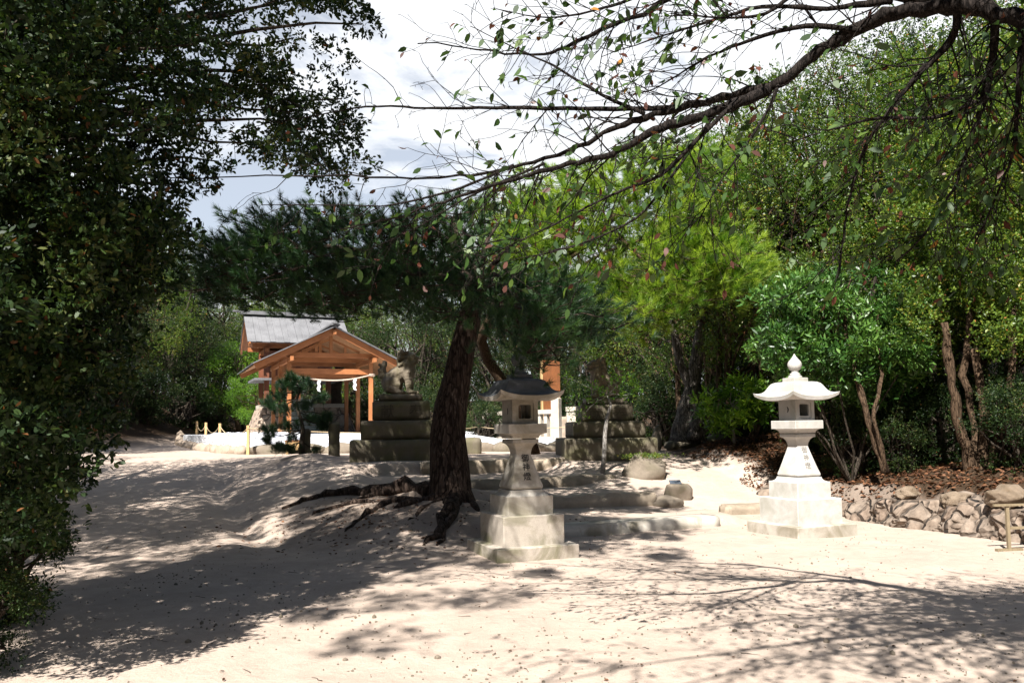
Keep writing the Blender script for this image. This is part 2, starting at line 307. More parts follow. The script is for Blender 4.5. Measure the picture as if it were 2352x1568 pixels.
# ------------------------------------------------------------------ terrain
YAW = R(22.5); CY, SY = cos(YAW), sin(YAW)
def dcoord(x, y): return y * CY - x * SY          # distance into the site, along the approach
def ss(a, b, x):
    t = np.clip((x - a) / (b - a), 0, 1); return t * t * (3 - 2 * t)
STEPS = [(10.09, 0.15), (11.87, 0.38), (13.55, 0.60), (15.33, 0.87)]
GUL = [(0, 6), (-1.4, 8.0), (-2.45, 9.4), (-4.0, 11.9), (-5.8, 15.7), (-6.5, 18), (-7.4, 21)]
WALL = [(3.9, 18.0), (4.6, 15.6), (5.5, 13.4), (6.15, 11.4), (6.75, 9.7), (7.6, 7.6), (9.0, 4.5), (12, -2)]
def height(x, y):
    x = np.asarray(x, float); y = np.asarray(y, float)
    d = y * CY - x * SY
    path = 0.9 * ss(8.5, 23.0, y) + 0.2 * ss(23, 36, y) + 0.6 * ss(-12, -22, x)
    gx = np.interp(y, [p[1] for p in GUL], [p[0] for p in GUL])
    t = x - gx
    gul = -0.10 * np.exp(-(t / 0.28) ** 2) * ss(7.5, 10, y) * (1 - ss(19, 21, y))
    # terraced slope
    stp = np.interp(d, [10.22, 10.32, 11.98, 12.08, 13.68, 13.78, 15.46, 15.56, 18], [0, .14, .2, .37, .42, .59, .63, .86, .9])
    slope = 0.9 * ss(10.2, 16.2, d)
    e = x * CY + y * SY
    onstep = ss(2.9, 3.4, e) * (1 - ss(7.9, 8.6, e - 0.0 * d))
    lip = np.where(d > 11, 1 - ss(6.9, 7.6, e), onstep)
    onstep = onstep * lip
    terr = slope * (1 - onstep) + stp * onstep
    mound = ss(0.0, 2.6, t) * 0.32 * ss(9.5, 13, y)
    trunkb = 0.30 * np.exp(-(((x + 0.95) / 1.1) ** 2 + ((y - 12.2) / 1.3) ** 2))
    bump2 = 0.16 * np.exp(-(((x + 4.7) / 0.9) ** 2 + ((y - 17.8) / 0.8) ** 2))
    left = path + mound + bump2
    k = ss(0.0, 1.8, t - 1.4)
    h = left * (1 - k) + np.maximum(terr, left * 0) * k + trunkb + gul
    h = np.where(y > 18, h * (1 - ss(18, 21, y)) + (0.9 + 0.2 * ss(24, 36, y) + 0.6 * ss(-12, -22, x)) * ss(18, 21, y), h)
    # bank on the right behind the rough stone wall
    wx = np.interp(y, [p[1] for p in WALL][::-1], [p[0] for p in WALL][::-1])
    bt = x - wx
    bank = np.where(bt > 0, 0.38 * ss(0, 0.7, bt) + 0.26 * np.clip(bt, 0, 6), 0)
    bank = bank + 0.07 * ss(-0.1, 0.3, bt) * (1 - ss(1.2, 2, bt)) * (np.sin(y * 7.3 + x * 3) * np.sin(x * 8.1 - y * 2.2) + 0.6 * np.sin(y * 15.1 + x * 11))
    bank = bank * (1 - ss(17, 22, y)) + ss(17, 22, y) * 0.25 * np.clip(x - 4.5, 0, 8) * (y < 60)
    h = np.maximum(h, 0) * 1.0 + bank * (1 - 0.45 * ss(12, 17, y))
    wob = 0.013 * np.sin(x * 1.7 + np.sin(y * 1.1) * 1.3) * np.sin(y * 1.35 + 0.7 * x) + 0.006 * np.sin(x * 4.1 + y * 2.7) * np.sin(y * 3.7 - x * 1.9)
    far = 1 - ss(45, 70, y)
    hill = 2.6 * ss(46, 64, y) + 3.0 * ss(13, 24, np.abs(x)) * ss(-20, 5, y) * (1 - ss(44, 60, y)) * (np.abs(x) > 13)
    return h * far + 1.1 * (1 - far) + wob + hill
def gz(x, y): return float(height(x, y))
def build_ground():
    def axis(parts):
        out = []
        for a, b, st in parts: out += list(np.arange(a, b, st))
        return np.array(out)
    xs = axis([(-600, -60, 60), (-60, -14, 2.5), (-14, -8, 0.3), (-8, 9, 0.085), (9, 14, 0.3), (14, 60, 2.5), (60, 601, 60)])
    ys = axis([(-600, -40, 80), (-40, 0, 4), (0, 4, 0.4), (4, 19, 0.085), (19, 40, 0.25), (40, 80, 2.5), (80, 900, 60)])
    X, Y = np.meshgrid(xs, ys); Z = height(X, Y)
    nx, ny = len(xs), len(ys); v = np.stack([X.ravel(), Y.ravel(), Z.ravel()], 1)
    i = np.arange((nx - 1) * (ny - 1)); r, c = i // (nx - 1), i % (nx - 1); a = r * nx + c
    f = np.stack([a, a + 1, a + nx + 1, a + nx], 1)
    me = np_mesh('ground', v, f)
    x, y = X.ravel(), Y.ravel()
    wx = np.interp(y, [p[1] for p in WALL][::-1], [p[0] for p in WALL][::-1])
    nz = 0.5 * np.sin(x * 2.1 + y) * np.sin(y * 1.7 - x)
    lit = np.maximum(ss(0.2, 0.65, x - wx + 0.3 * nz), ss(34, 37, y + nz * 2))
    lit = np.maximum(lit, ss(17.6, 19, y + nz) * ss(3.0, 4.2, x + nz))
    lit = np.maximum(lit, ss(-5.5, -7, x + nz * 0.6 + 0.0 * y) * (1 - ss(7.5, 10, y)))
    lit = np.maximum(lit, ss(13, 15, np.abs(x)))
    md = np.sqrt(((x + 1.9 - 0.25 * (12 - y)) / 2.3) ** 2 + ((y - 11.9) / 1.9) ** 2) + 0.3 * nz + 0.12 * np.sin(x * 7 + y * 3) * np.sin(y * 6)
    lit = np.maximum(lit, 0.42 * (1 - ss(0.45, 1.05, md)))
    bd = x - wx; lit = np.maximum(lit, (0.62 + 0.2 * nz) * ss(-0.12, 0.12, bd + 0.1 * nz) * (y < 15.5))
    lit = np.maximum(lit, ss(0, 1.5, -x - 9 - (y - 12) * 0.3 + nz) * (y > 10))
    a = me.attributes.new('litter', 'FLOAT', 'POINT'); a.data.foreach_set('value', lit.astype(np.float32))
    smooth(me)
    tag(link('ground', me, GROUND), kind='structure')
def np_mesh(name, v, f, tint=None):
    v = np.ascontiguousarray(v, dtype=np.float32); f = np.ascontiguousarray(f, dtype=np.int32)
    me = bpy.data.meshes.new(name); k = f.shape[1]
    me.vertices.add(len(v)); me.vertices.foreach_set('co', v.ravel())
    me.loops.add(f.size); me.loops.foreach_set('vertex_index', f.ravel())
    me.polygons.add(len(f)); me.polygons.foreach_set('loop_start', np.arange(0, f.size, k, dtype=np.int32))
    me.update(calc_edges=True)
    if tint is not None:
        a = me.attributes.new('tint', 'FLOAT', 'FACE'); a.data.foreach_set('value', np.asarray(tint, np.float32))
    return me
build_ground()

# ------------------------------------------------------------------ foliage engines
def unit(a): return a / np.maximum(np.linalg.norm(a, axis=1, keepdims=True), 1e-9)
def leaf_geo(p, d, L, W, rng, shape=4, nbias=(0, 0, 0.8), curl=0.0):
    n = len(p); nr = unit(rng.normal(size=(n, 3)) + np.array(nbias)); s = unit(np.cross(d, nr)); L = L[:, None]; W = W[:, None]
    nn = unit(np.cross(s, d))
    if shape == 4: prof = [(0, 0), (0.5, 0.5), (1, 0), (0.5, -0.5)]
    else: prof = [(0, 0), (0.3, 0.42), (0.65, 0.45), (1, 0), (0.65, -0.45), (0.3, -0.42)]
    vs = []
    for a, b in prof: vs.append(p + d * (L * a) + s * (W * b) - nn * (L * curl * a * a) + nn * (abs(b) * W * 0.35))
    v = np.stack(vs, 1).reshape(-1, 3); f = np.arange(n * len(prof)).reshape(n, len(prof)); return v, f
def rosettes(pts, out, k, L, rng, ratio=0.42, shape=4, spread=0.9, tint0=None, sub=0.02):
    n = len(pts); P = np.repeat(pts, k, 0); O = np.repeat(out, k, 0)
    d = unit(O + rng.normal(size=P.shape) * spread)
    P = P + rng.normal(size=P.shape) * sub
    LL = L * rng.uniform(0.5, 1.3, len(P)); v, f = leaf_geo(P, d, LL, LL * ratio, rng, shape)
    t = rng.uniform(0, 1, len(P)) if tint0 is None else np.clip(np.repeat(tint0, k) + rng.normal(0, 0.22, len(P)), 0, 0.98)
    t = np.where(rng.uniform(size=len(P)) < 0.012, 1.0, t)
    return v, f, t
def clump_pts(cs, rs, per, rng, squash=0.75):
    n = len(cs); C = np.repeat(cs, per, 0); Rr = np.repeat(rs, per)[:, None]
    o = unit(rng.normal(size=(n * per, 3))); rr = rng.uniform(0.25, 1, (n * per, 1)) ** 0.5
    off = o * rr * Rr; off[:, 2] *= squash
    lump = 1 + 0.25 * np.sin(o[:, :1] * 9 + C[:, :1] * 5) ; return C + off * lump, unit(o + np.array([0, 0, 0.35]))
def ell_shell(c, r, n, rng, inner=0.55):
    o = unit(rng.normal(size=(n, 3))); rr = rng.uniform(inner, 1, (n, 1)) ** 0.6; return np.array(c) + o * rr * np.array(r)
def crown_mesh(name, cs, rs, per, k, L, rng, shape=4, ratio=0.42, spread=0.9):
    p, o = clump_pts(cs, rs, per, rng); t0 = np.repeat(rng.uniform(0.1, 0.85, len(cs)), per)
    v, f, t = rosettes(p, o, k, L, rng, ratio, shape, spread, t0, sub=L * 0.35); return np_mesh(name, v, f, t)
def limb_path(a, b, rng, n=6, wob=0.12, sag=0.0):
    a = np.array(a, float); b = np.array(b, float); L = np.linalg.norm(b - a); pts = []
    ph = rng.uniform(0, 6, 3)
    for i in range(n + 1):
        t = i / n; p = a * (1 - t) + b * t
        p = p + np.array([sin(t * 5 + ph[0]), sin(t * 4 + ph[1]), sin(t * 6 + ph[2])]) * wob * L * t * (1 - t) * 1.2
        p[2] += sag * L * sin(pi * t); pts.append(p)
    return pts
def limbs(mb, root, fork, targets, r0, rng, n=7):
    targets = list(targets)
    for t in targets:
        k = rng.uniform(0.35, 1.0); st = np.array(root) * (1 - k) + np.array(fork) * k
        pts = limb_path(st, t, rng, 6, 0.18); mb.tube(pts, np.linspace(r0 * 0.42, r0 * 0.07, len(pts)), 5, cap=False)

def needle_mesh(name, tips, dirs, per, L, W, rng, spread=0.75, tint0=None):
    n = len(tips); P = np.repeat(tips, per, 0); D = np.repeat(dirs, per, 0)
    back = rng.uniform(0, 1, (n * per, 1))
    P = P - D * back * L * 0.9
    d = unit(D * (0.55 + 0.5 * (1 - back)) + unit(rng.normal(size=P.shape)) * spread)
    LL = (L * rng.uniform(0.7, 1.1, len(P)))[:, None]
    s = unit(np.cross(d, rng.normal(size=P.shape))) * W
    v = np.stack([P - s, P + s, P + d * LL + np.array([0, 0, -0.006])], 1).reshape(-1, 3)
    f = np.arange(n * per * 3).reshape(-1, 3)
    t = rng.uniform(0, 1, len(P)) if tint0 is None else np.clip(np.repeat(tint0, per) + rng.normal(0, 0.15, len(P)), 0, 1)
    return np_mesh(name, v, f, t)
# ------------------------------------------------------------------ generic stone pieces
def noisy(me, amp, sc_=2.0, seed=0.0, fine=0.0):
    for v in me.vertices:
        p = v.co * sc_ + Vector((seed, seed * 1.7, -seed)); n = mnoise.fractal(p, 1.0, 2.0, 4)
        d = v.normal * (n * amp); v.co += d
    me.update()
def rough_block(name, size, mat, parent=None, loc=(0, 0, 0), rotz=0, amp=0.02, cut=0.12, seed=0.0, bev=0.03, taper=1.0, sc_=3.0):
    bm = bmesh.new(); bmesh.ops.create_cube(bm, size=1)
    for v in bm.verts:
        t = taper if v.co.z > 0 else 1
        v.co = Vector((v.co.x * size[0] * t, v.co.y * size[1] * t, v.co.z * size[2]))
    bmesh.ops.bevel(bm, geom=bm.edges[:], offset=bev, segments=2, affect='EDGES')
    for _ in range(5):
        long = [e for e in bm.edges if e.calc_length() > cut]
        if not long: break
        bmesh.ops.subdivide_edges(bm, edges=long, cuts=1, use_grid_fill=True)
    bmesh.ops.triangulate(bm, faces=[f for f in bm.faces if len(f.verts) > 4])
    me = bpy.data.meshes.new(name); bm.to_mesh(me); bm.free(); noisy(me, amp, sc_, seed); smooth(me)
    o = link(name, me, mat, parent); o.location = loc; o.rotation_euler = (0, 0, rotz); return o
def rock_mesh(name, r, seed, sub=3, amp=0.35, flat=True):   # facetted by cutting planes, then roughened
    bm = bmesh.new(); bmesh.ops.create_icosphere(bm, subdivisions=sub, radius=1)
    rr = random.Random(int(seed * 1000)); pl = [(Vector((rr.gauss(0, 1), rr.gauss(0, 1), rr.gauss(0, 0.8))).normalized(), rr.uniform(0.62, 0.9)) for _ in range(9)]
    for v in bm.verts:
        for nrm, dd in pl:
            e = v.co.dot(nrm) - dd
            if e > 0: v.co -= nrm * e * 0.92
        n = mnoise.fractal(v.co * 1.3 + Vector((seed, 2 * seed, 0)), 1.0, 2.0, 4) * amp
        c = mnoise.cell(v.co * 1.7 + Vector((seed, 0, seed))) * amp * 0.15
        n += mnoise.fractal(v.co * 5 + Vector((seed, 0, 0)), 1.0, 2.0, 3) * 0.05
        v.co = Vector((v.co.x * r[0], v.co.y * r[1], v.co.z * r[2])) * (1 + n + c) * 1.12
    me = bpy.data.meshes.new(name); bm.to_mesh(me); bm.free(); smooth(me); return me
def text_mesh(ch, size, depth):
    cu = bpy.data.curves.new('inscription', 'FONT'); cu.body = ch; cu.size = size; cu.extrude = depth; cu.align_x = 'CENTER'; cu.align_y = 'CENTER'
    cu.resolution_u = 3; cu.offset = size * 0.006
    o = bpy.data.objects.new('inscription', cu); COL.objects.link(o)
    dg = bpy.context.evaluated_depsgraph_get(); me = bpy.data.meshes.new_from_object(o.evaluated_get(dg))
    bpy.data.objects.remove(o); bpy.data.curves.remove(cu)
    me.materials.clear(); return me
def center_glyph(me):
    co = np.array([v.co[:] for v in me.vertices])
    c = (co.max(0) + co.min(0)) / 2
    for v in me.vertices: v.co -= Vector((c[0], c[1], 0))

# ------------------------------------------------------------------ stone lanterns
def lantern_roof(mb):
    H = 0.417; n = 12
    prof = [(0.417, 1.927), (0.40, 1.931), (0.365, 1.945), (0.33, 1.968), (0.302, 2.0), (0.28, 2.04), (0.26, 2.08), (0.237, 2.113), (0.205, 2.132), (0.16, 2.142), (0.11, 2.145)]
    def ring(h, z, upt, curve=1.0):
        out = []
        for s_ in range(4):
            for k in range(n):
                a = -1 + 2 * k / n; c = abs(a) ** 2.6
                hh = h * (1 + 0.0 * c); bow = 1 - 0.05 * (1 - a * a) * curve
                x, y = a * hh, -hh * bow
                for _ in range(s_): x, y = -y, x
                out.append((x, y, z + upt * c))
        return out
    rings = []; mi = []
    rings.append(ring(0.165, 1.884, 0)); mi.append(1)
    rings.append(ring(0.30, 1.876, 0.012)); mi.append(1)
    rings.append(ring(0.405, 1.874, 0.074)); mi.append(1)
    for h, z in prof:
        rings.append(ring(h, z, 0.068 * (h / 0.417) ** 4.5, (h / .417) ** 2)); mi.append(0)
    m = 4 * n; vs = [p for r in rings for p in r]
    for i in range(len(rings) - 1):
        fs = [(i * m + k, i * m + (k + 1) % m, (i + 1) * m + (k + 1) % m, (i + 1) * m + k) for k in range(m)]
        if i == 0: mb.add(vs, fs, mi[i])
        else:
            mb.f += fs; mb.mi += [mi[i]] * len(fs)
    mb.f.append(tuple(range(m - 1, -1, -1))); mb.mi.append(1)
    mb.f.append(tuple((len(rings) - 1) * m + k for k in range(m))); mb.mi.append(0)
def rr_loop(h, r, n=4, cz=0.0):
    out = []
    for cx, cy, a0 in ((h - r, h - r, 0), (-h + r, h - r, 90), (-h + r, -h + r, 180), (h - r, -h + r, 270)):
        for k in range(n + 1):
            a = R(a0 + 90 * k / n); out.append((cx + r * cos(a), cz + cy + r * sin(a)))
    return out
def panel(mb, hw, z0, z1, hole, yf, yb, recess=True):
    """wall panel in the XZ plane with an opening, between y=yf (front) and y=yb (back)"""
    zc = (z0 + z1) / 2; n = len(hole)
    # outer loop sampled to match the hole by angle
    outer = []
    for x, z in hole:
        a = math.atan2(z, x); ca, sa = cos(a), sin(a); hz = (z1 - z0) / 2
        t = min(hw / abs(ca) if abs(ca) > 1e-6 else 9, hz / abs(sa) if abs(sa) > 1e-6 else 9); outer.append((ca * t, sa * t))
    def snap(lst, c):
        j = min(range(n), key=lambda i: (lst[i][0] - c[0]) ** 2 + (lst[i][1] - c[1]) ** 2); lst[j] = c
    hz = (z1 - z0) / 2
    for c in ((hw, hz), (-hw, hz), (-hw, -hz), (hw, -hz)): snap(outer, c)
    vs = []
    fr = [(x * 1.38, z * 1.38) for x, z in hole]
    sg = 1 if yf < yb else -1
    loops = [(outer, yb), (outer, yf), (fr, yf), (fr, yf + sg * 0.014), (hole, yf + sg * 0.014), (hole, yb)] if recess else [(outer, yb), (outer, yf), (hole, yf), (hole, yb)]
    for lp, y in loops:
        for x, z in lp: vs.append((x, y, z + zc))
    fs = []
    L_ = len(loops)
    for i in range(L_):
        j = (i + 1) % L_
        for k in range(n):
            q = (i * n + k, j * n + k, j * n + (k + 1) % n, i * n + (k + 1) % n)
            fs.append(q if sg > 0 else q[::-1])
    mb.add(vs, fs)
def make_lantern(label, x, y, mats, inkm, capm):
    z = gz(x, y) - 0.0
    t = thing('stone_lantern', label, 'stone lantern', (x, y, 0), YAW, 'pair of stone lanterns flanking the steps')
    ms, mb_, msh = mats
    o = MB(); o.loft([(0.525, -0.1), (0.525, 0.148), (0.515, 0.158)], 0.012); o.build('base_slab', ms, t)
    o = MB(); o.loft([(0.395, 0.158), (0.395, 0.497), (0.388, 0.505)], 0.012); o.build('base_block', mb_, t)
    o = MB(); pr = [(0.2975, 0.505), (0.2975, 0.722), (0.294, 0.728)]
    pr += [(0.288 - 0.07 * sin(a) - 0.0, 0.728 + 0.062 * (1 - cos(a))) for a in np.linspace(0.1, pi / 2, 7)] + [(0.212, 0.794)]
    o.loft(pr, 0.01); o.build('pedestal_stone', msh, t)
    o = MB(); pr = [(0.185, 0.797), (0.2, 0.805), (0.209, 0.82), (0.2075, 0.84)]
    for a in np.linspace(0, 1, 9): pr.append((0.2075 + (0.1 - 0.2075) * (a ** 0.93), 0.84 + (1.22 - 0.84) * a))
    for a in np.linspace(0.15, 1, 8): pr.append((0.1 + 0.072 * (1 - cos(a * pi / 2)) * 1.0, 1.22 + 0.135 * sin(a * pi / 2) ** 1.1))
    pr += [(0.174, 1.362), (0.174, 1.398), (0.168, 1.404)]
    sh = MB(); sh.loft(pr, 0.009); so = sh.build('shaft', msh, t)
    tilt = math.atan2(0.1075, 0.38)
    for ch, zc, sz in (('御', 1.178, 0.102), ('神', 1.068, 0.098), ('燈', 0.955, 0.104)):
        me = text_mesh(ch, sz, 0.0015); center_glyph(me)
        half = 0.2075 + (0.1 - 0.2075) * ((zc - 0.84) / 0.38) ** 0.93
        g = link('inscription', me, inkm, so); g.location = (0.012, -half - 0.0025, zc); g.rotation_euler = (pi / 2 - tilt, 0, 0)
        g['label'] = 'engraved character running down the shaft'
    o = MB(); pr = [(0.168, 1.412), (0.176, 1.418)]
    pr += [(0.178 + 0.072 * (1 - cos(a)), 1.418 + 0.055 * sin(a)) for a in np.linspace(0.15, pi / 2, 6)] + [(0.2525, 1.475), (0.2525, 1.583), (0.248, 1.589)]
    o.loft(pr, 0.008); o.build('platform', msh, t)
    fb = MB(); hole = rr_loop(0.084, 0.02, 4)
    panel(fb, 0.17, 1.5905, 1.882, hole, -0.17, -0.125); panel(fb, 0.17, 1.5905, 1.882, hole, 0.17, 0.125)
    for s_ in (-1, 1): fb.box((s_ * 0.1495, 0, 1.736), (0.041, 0.2498, 0.290))
    f = fb.build('firebox', msh, t)
    for s_ in (-1, 1):   # flat dark crescents painted for the shade inside the two moon openings
        cr = MB()
        vs = []; fs = []; nn = 14
        for k in range(nn + 1):
            a = -pi / 2 - 0.5 + (pi + 1.0) * k / nn
            vs.append((s_ * 0.1712, 0.038 * cos(a) * s_, 1.745 + 0.042 * sin(a))); vs.append((s_ * 0.1712, (0.038 * cos(a) * 0.45 - 0.006) * s_, 1.745 + 0.042 * sin(a)))
        for k in range(nn): fs.append((2 * k, 2 * k + 2, 2 * k + 3, 2 * k + 1))
        cr.add(vs, fs); cr.build('moon_opening_shade', P_ink_shade, f)
    r = MB(); lantern_roof(r); ro = r.build('roof', [capm, msh] if capm else [msh, msh], t)
    o = MB(); o.loft([(0.125, 2.143), (0.125, 2.193), (0.12, 2.199)], 0.006)
    o.lathe([(0.098, 2.199), (0.1, 2.212), (0.092, 2.226), (0.072, 2.235), (0.075, 2.25), (0.066, 2.262), (0.05, 2.27), (0.055, 2.285), (0.047, 2.297), (0.046, 2.300)] +
            [(0.099 * sin(a) , 2.385 - 0.095 * cos(a)) for a in np.linspace(0.5, 2.2, 12)] + [(0.062, 2.46), (0.042, 2.485), (0.025, 2.508), (0.013, 2.53), (0.004, 2.548)], 28)
    fi = o.build('finial', capm or msh, t)
    return t
make_lantern('shaded stone lantern beside the big pine trunk with dark roof toned for weathering and shade and black engraved writing', 0.09, 9.87, (S_warm, S_warm, S_slab), P_ink_shade, S_dark)
make_lantern('sunlit white stone lantern in front of the right hand shrubs, clean pale roof', 4.07, 11.43, (S_slab, S_white, S_white), P_carve_l, None)

# ------------------------------------------------------------------ stone steps
names = ['lowest stone step, broad flat slab beside the shaded lantern base', 'second stone step up with a rough worn front behind the lantern shaft',
         'third stone step up, its right end below the thin white trunked sapling', 'topmost rough stone step at the edge of the upper terrace']
e_rng = [(3.3, 7.55), (2.6, 7.48), (2.2, 7.62), (2.0, 7.9)]
ends = [(3.15, 12.25), (2.5, 13.9), (1.98, 15.5), (1.9, 17.35)]
for i, ((d, h), (ex, ey)) in enumerate(zip(STEPS, ends)):
    L_ = [3.35, 3.5, 3.8, 4.0][i]; T = [0.42, 0.36, 0.36, 0.4][i]
    cx = ex - CY * L_ / 2 - SY * T / 2; cy = ey - SY * L_ / 2 + CY * T / 2
    hh = 0.5
    tag(rough_block('stone_step', (L_, T, hh), S_step if i else S_slab, None, (cx, cy, h + 0.01 - hh / 2), YAW, [0.012, 0.05, 0.045, 0.04][i], 0.13, 3.1 * i + 1, 0.02 if i == 0 else 0.035),
        names[i], 'stone step', 'stone steps up to the terrace')

# ------------------------------------------------------------------ guardian lions on pedestals
def ellip(bm, c, r, rot=None, sub=2):
    m = Matrix.Translation(c) @ (rot.to_4x4() if rot else Matrix.Identity(4)) @ Matrix.Diagonal((*r, 1))
    bmesh.ops.create_icosphere(bm, subdivisions=sub, radius=1, matrix=m)
def capsule(bm, a, b, ra, rb, n=7):
    a = Vector(a); b = Vector(b)
    for i in range(n):
        t = i / (n - 1); r = ra * (1 - t) + rb * t; ellip(bm, a.lerp(b, t), (r, r, r), sub=2)
def lion_mesh(open_mouth, seed):
    bm = bmesh.new(); E = lambda c, r, s=2: ellip(bm, c, r, sub=s)
    # x = facing, z up, metres; plinth top at z = 0
    E((-0.20, 0, 0.24), (0.20, 0.19, 0.22)); E((-0.16, 0.12, 0.20), (0.19, 0.10, 0.19)); E((-0.16, -0.12, 0.20), (0.19, 0.10, 0.19))
    capsule(bm, (-0.17, 0, 0.34), (0.12, 0, 0.50), 0.175, 0.19)
    E((0.15, 0, 0.42), (0.15, 0.18, 0.22)); E((0.14, 0, 0.60), (0.17, 0.19, 0.17))
    for s in (-1, 1):
        capsule(bm, (0.15, s * 0.115, 0.44), (0.20, s * 0.12, 0.08), 0.085, 0.062); E((0.25, s * 0.12, 0.045), (0.11, 0.075, 0.05))
        for q in (-1, 0, 1): E((0.335, s * 0.12 + q * 0.04, 0.035), (0.035, 0.024, 0.035))
        capsule(bm, (-0.20, s * 0.15, 0.12), (-0.02, s * 0.17, 0.05), 0.09, 0.055); E((0.0, s * 0.17, 0.04), (0.09, 0.07, 0.045))
        E((0.16, s * 0.155, 0.86), (0.05, 0.035, 0.035)); E((0.26, s * 0.085, 0.80), (0.055, 0.05, 0.035)); E((0.30, s * 0.07, 0.765), (0.028, 0.026, 0.024))
    E((0.17, 0, 0.755), (0.165, 0.16, 0.13)); E((0.28, 0, 0.735), (0.10, 0.115, 0.075)); E((0.345, 0, 0.755), (0.045, 0.06, 0.04))
    if open_mouth: E((0.27, 0, 0.625), (0.095, 0.095, 0.032)); E((0.35, 0, 0.64), (0.02, 0.05, 0.03))
    else: E((0.275, 0, 0.665), (0.10, 0.105, 0.05))
    rng = np.random.default_rng(seed)
    for k in range(46):      # curls of the mane
        a = rng.uniform(-1.9, 1.9); zz = rng.uniform(0.46, 0.88); rad = 0.165 if zz < 0.75 else 0.13
        E((0.10 - 0.13 * cos(a * 0.7) , rad * sin(a), zz), (0.048, 0.048, 0.048), 1)
    capsule(bm, (-0.33, 0, 0.22), (-0.385, 0, 0.50), 0.075, 0.085); capsule(bm, (-0.385, 0, 0.5), (-0.33, 0, 0.66), 0.075, 0.05)
    for k in range(9): E((-0.40 + 0.03 * sin(k * 2.1), 0.06 * cos(k * 1.9), 0.3 + 0.04 * k), (0.05, 0.045, 0.05), 1)
    me = bpy.data.meshes.new('lion_body'); bm.to_mesh(me); bm.free()
    o = bpy.data.objects.new('tmp_lion', me); COL.objects.link(o)
    r = o.modifiers.new('r', 'REMESH'); r.mode = 'VOXEL'; r.voxel_size = 0.014
    s = o.modifiers.new('s', 'SMOOTH'); s.iterations = 3; s.factor = 0.5
    dg = bpy.context.evaluated_depsgraph_get(); out = bpy.data.meshes.new_from_object(o.evaluated_get(dg))
    bpy.data.objects.remove(o); noisy(out, 0.02, 7.0, seed); smooth(out); return out
def pedestal(lab_ped, lab_lion, x, y, zb, rz, flip, seed, sc_=1.0, szz=1.0):
    p = thing('stone_pedestal', lab_ped, 'pedestal', (x, y, zb), rz, 'pedestals under the guardian lions'); p.scale = (sc_, sc_, szz)
    z = -0.15
    for w_, h_ in ((2.0, 0.54), (1.58, 0.36), (1.14, 0.37)):
        rough_block('pedestal_tier', (w_, w_ * (0.86 if w_ > 1.2 else 0.8), h_ - 0.002), S_old, p, (0, 0, z + h_ / 2), 0, 0.012, 0.16, seed + w_, 0.018, 1.0, 4.0); z += h_
    zt = 0.75
    for ch, xx in (('奉', 0.29), ('献', -0.27)):
        me = text_mesh(ch, 0.27, 0.004); center_glyph(me); g = link('inscription', me, P_carve, p)
        g.location = (xx, -0.4 * 1.14 - 0.0125, zt + 0.18); g.rotation_euler = (pi / 2, 0, 0); g['label'] = 'large carved character on the top pedestal stone'
    t = thing('lion_statue', lab_lion, 'statue', (x, y, zb + z * szz), rz, 'pair of stone guardian lions'); t.scale = (sc_,) * 3
    rough_block('plinth', (0.86, 0.5, 0.15), S_lion, t, (0, 0, 0.0755), 0, 0.012, 0.1, seed, 0.02)
    b = link('lion_body', lion_mesh(flip, seed), S_lion, t); b.location = (0.0, 0, 0.149); b.scale = (-1, 1, 1) if flip else (1, 1, 1)
    b.rotation_euler = (0, 0, R(-12) if not flip else R(10))
pedestal('dark shaded three tier stone pedestal left of the big pine trunk', 'stone guardian lion facing right with a closed mouth and upright tail', -2.47, 17.6, 0.88, R(9), False, 5, 1.07, 1.13)
pedestal('dappled mossy three tier stone pedestal behind the white trunked sapling', 'stone guardian lion facing left with an open mouth, half hidden by the sapling', 2.05, 17.95, 0.90, R(4), True, 11)

# ------------------------------------------------------------------ worship hall (open pavilion)
HY = R(24.0); HC, HS = cos(HY), sin(HY)
def frame(ox, oy, oz):
    def f(a, s, z): return Vector((a, s, z))
    return f
HB = 1.45
hall = thing('worship_hall', 'open fronted orange timber pavilion with a gabled grey plank roof and slender posts', 'shrine pavilion', (-6.30, 27.6, HB), HY)
hw = 1.41
for s_ in (-1, 1):
    for d in (0.0, 2.0, 4.0):
        b = MB(); b.box((s_ * hw, d, 1.3), (0.135, 0.135, 2.6)); b.build('post', W_or, hall)
for d in (0.0, 2.0, 4.0):
    for zz, dim in ((2.68, (3.35, 0.13, 0.16)), (2.12, (2.68, 0.06, 0.18))): b = MB(); b.box((0, d, zz), dim); b.build('cross_beam', W_or_x, hall)
for s_ in (-1, 1):
    for zz, dim in ((2.50, (0.11, 5.3, 0.14)), (2.06, (0.05, 3.85, 0.14))): b = MB(); b.box((s_ * hw, 2.0, zz), dim); b.build('side_beam', W_or, hall)
b = MB(); b.box((0, 2, 3.42), (0.11, 5.4, 0.13)); b.build('ridge_beam', W_or, hall)
for d in (0.0, 2.0, 4.0):
    b = MB()
    b.box((0, d, 3.05), (0.11, 0.10, 0.60)); b.box((-0.5, d, 2.9), (0.09, 0.09, 0.30)); b.box((0.5, d, 2.9), (0.09, 0.09, 0.30))
    for s_ in (-1, 1): b.bar((s_ * 1.0, d - 0.001, 2.80), (s_ * 0.06, d, 3.22), 0.05, 0.07)
    b.build('gable_truss', W_or, hall)
EW, ED = 2.58, 1.27; ZR = 3.58; Y0, Y1 = -0.62, 4.55
slope = math.atan2(ED, EW)
b = MB()
for s_ in (-1, 1):
    for yy in (Y0 + 0.05, Y1 - 0.05):
        b = MB(); b.bar((0, yy, ZR - 0.105), (s_ * EW, yy, ZR - ED - 0.105), 0.07, 0.20); b.build('bargeboard', W_or_x, hall)
b = MB()
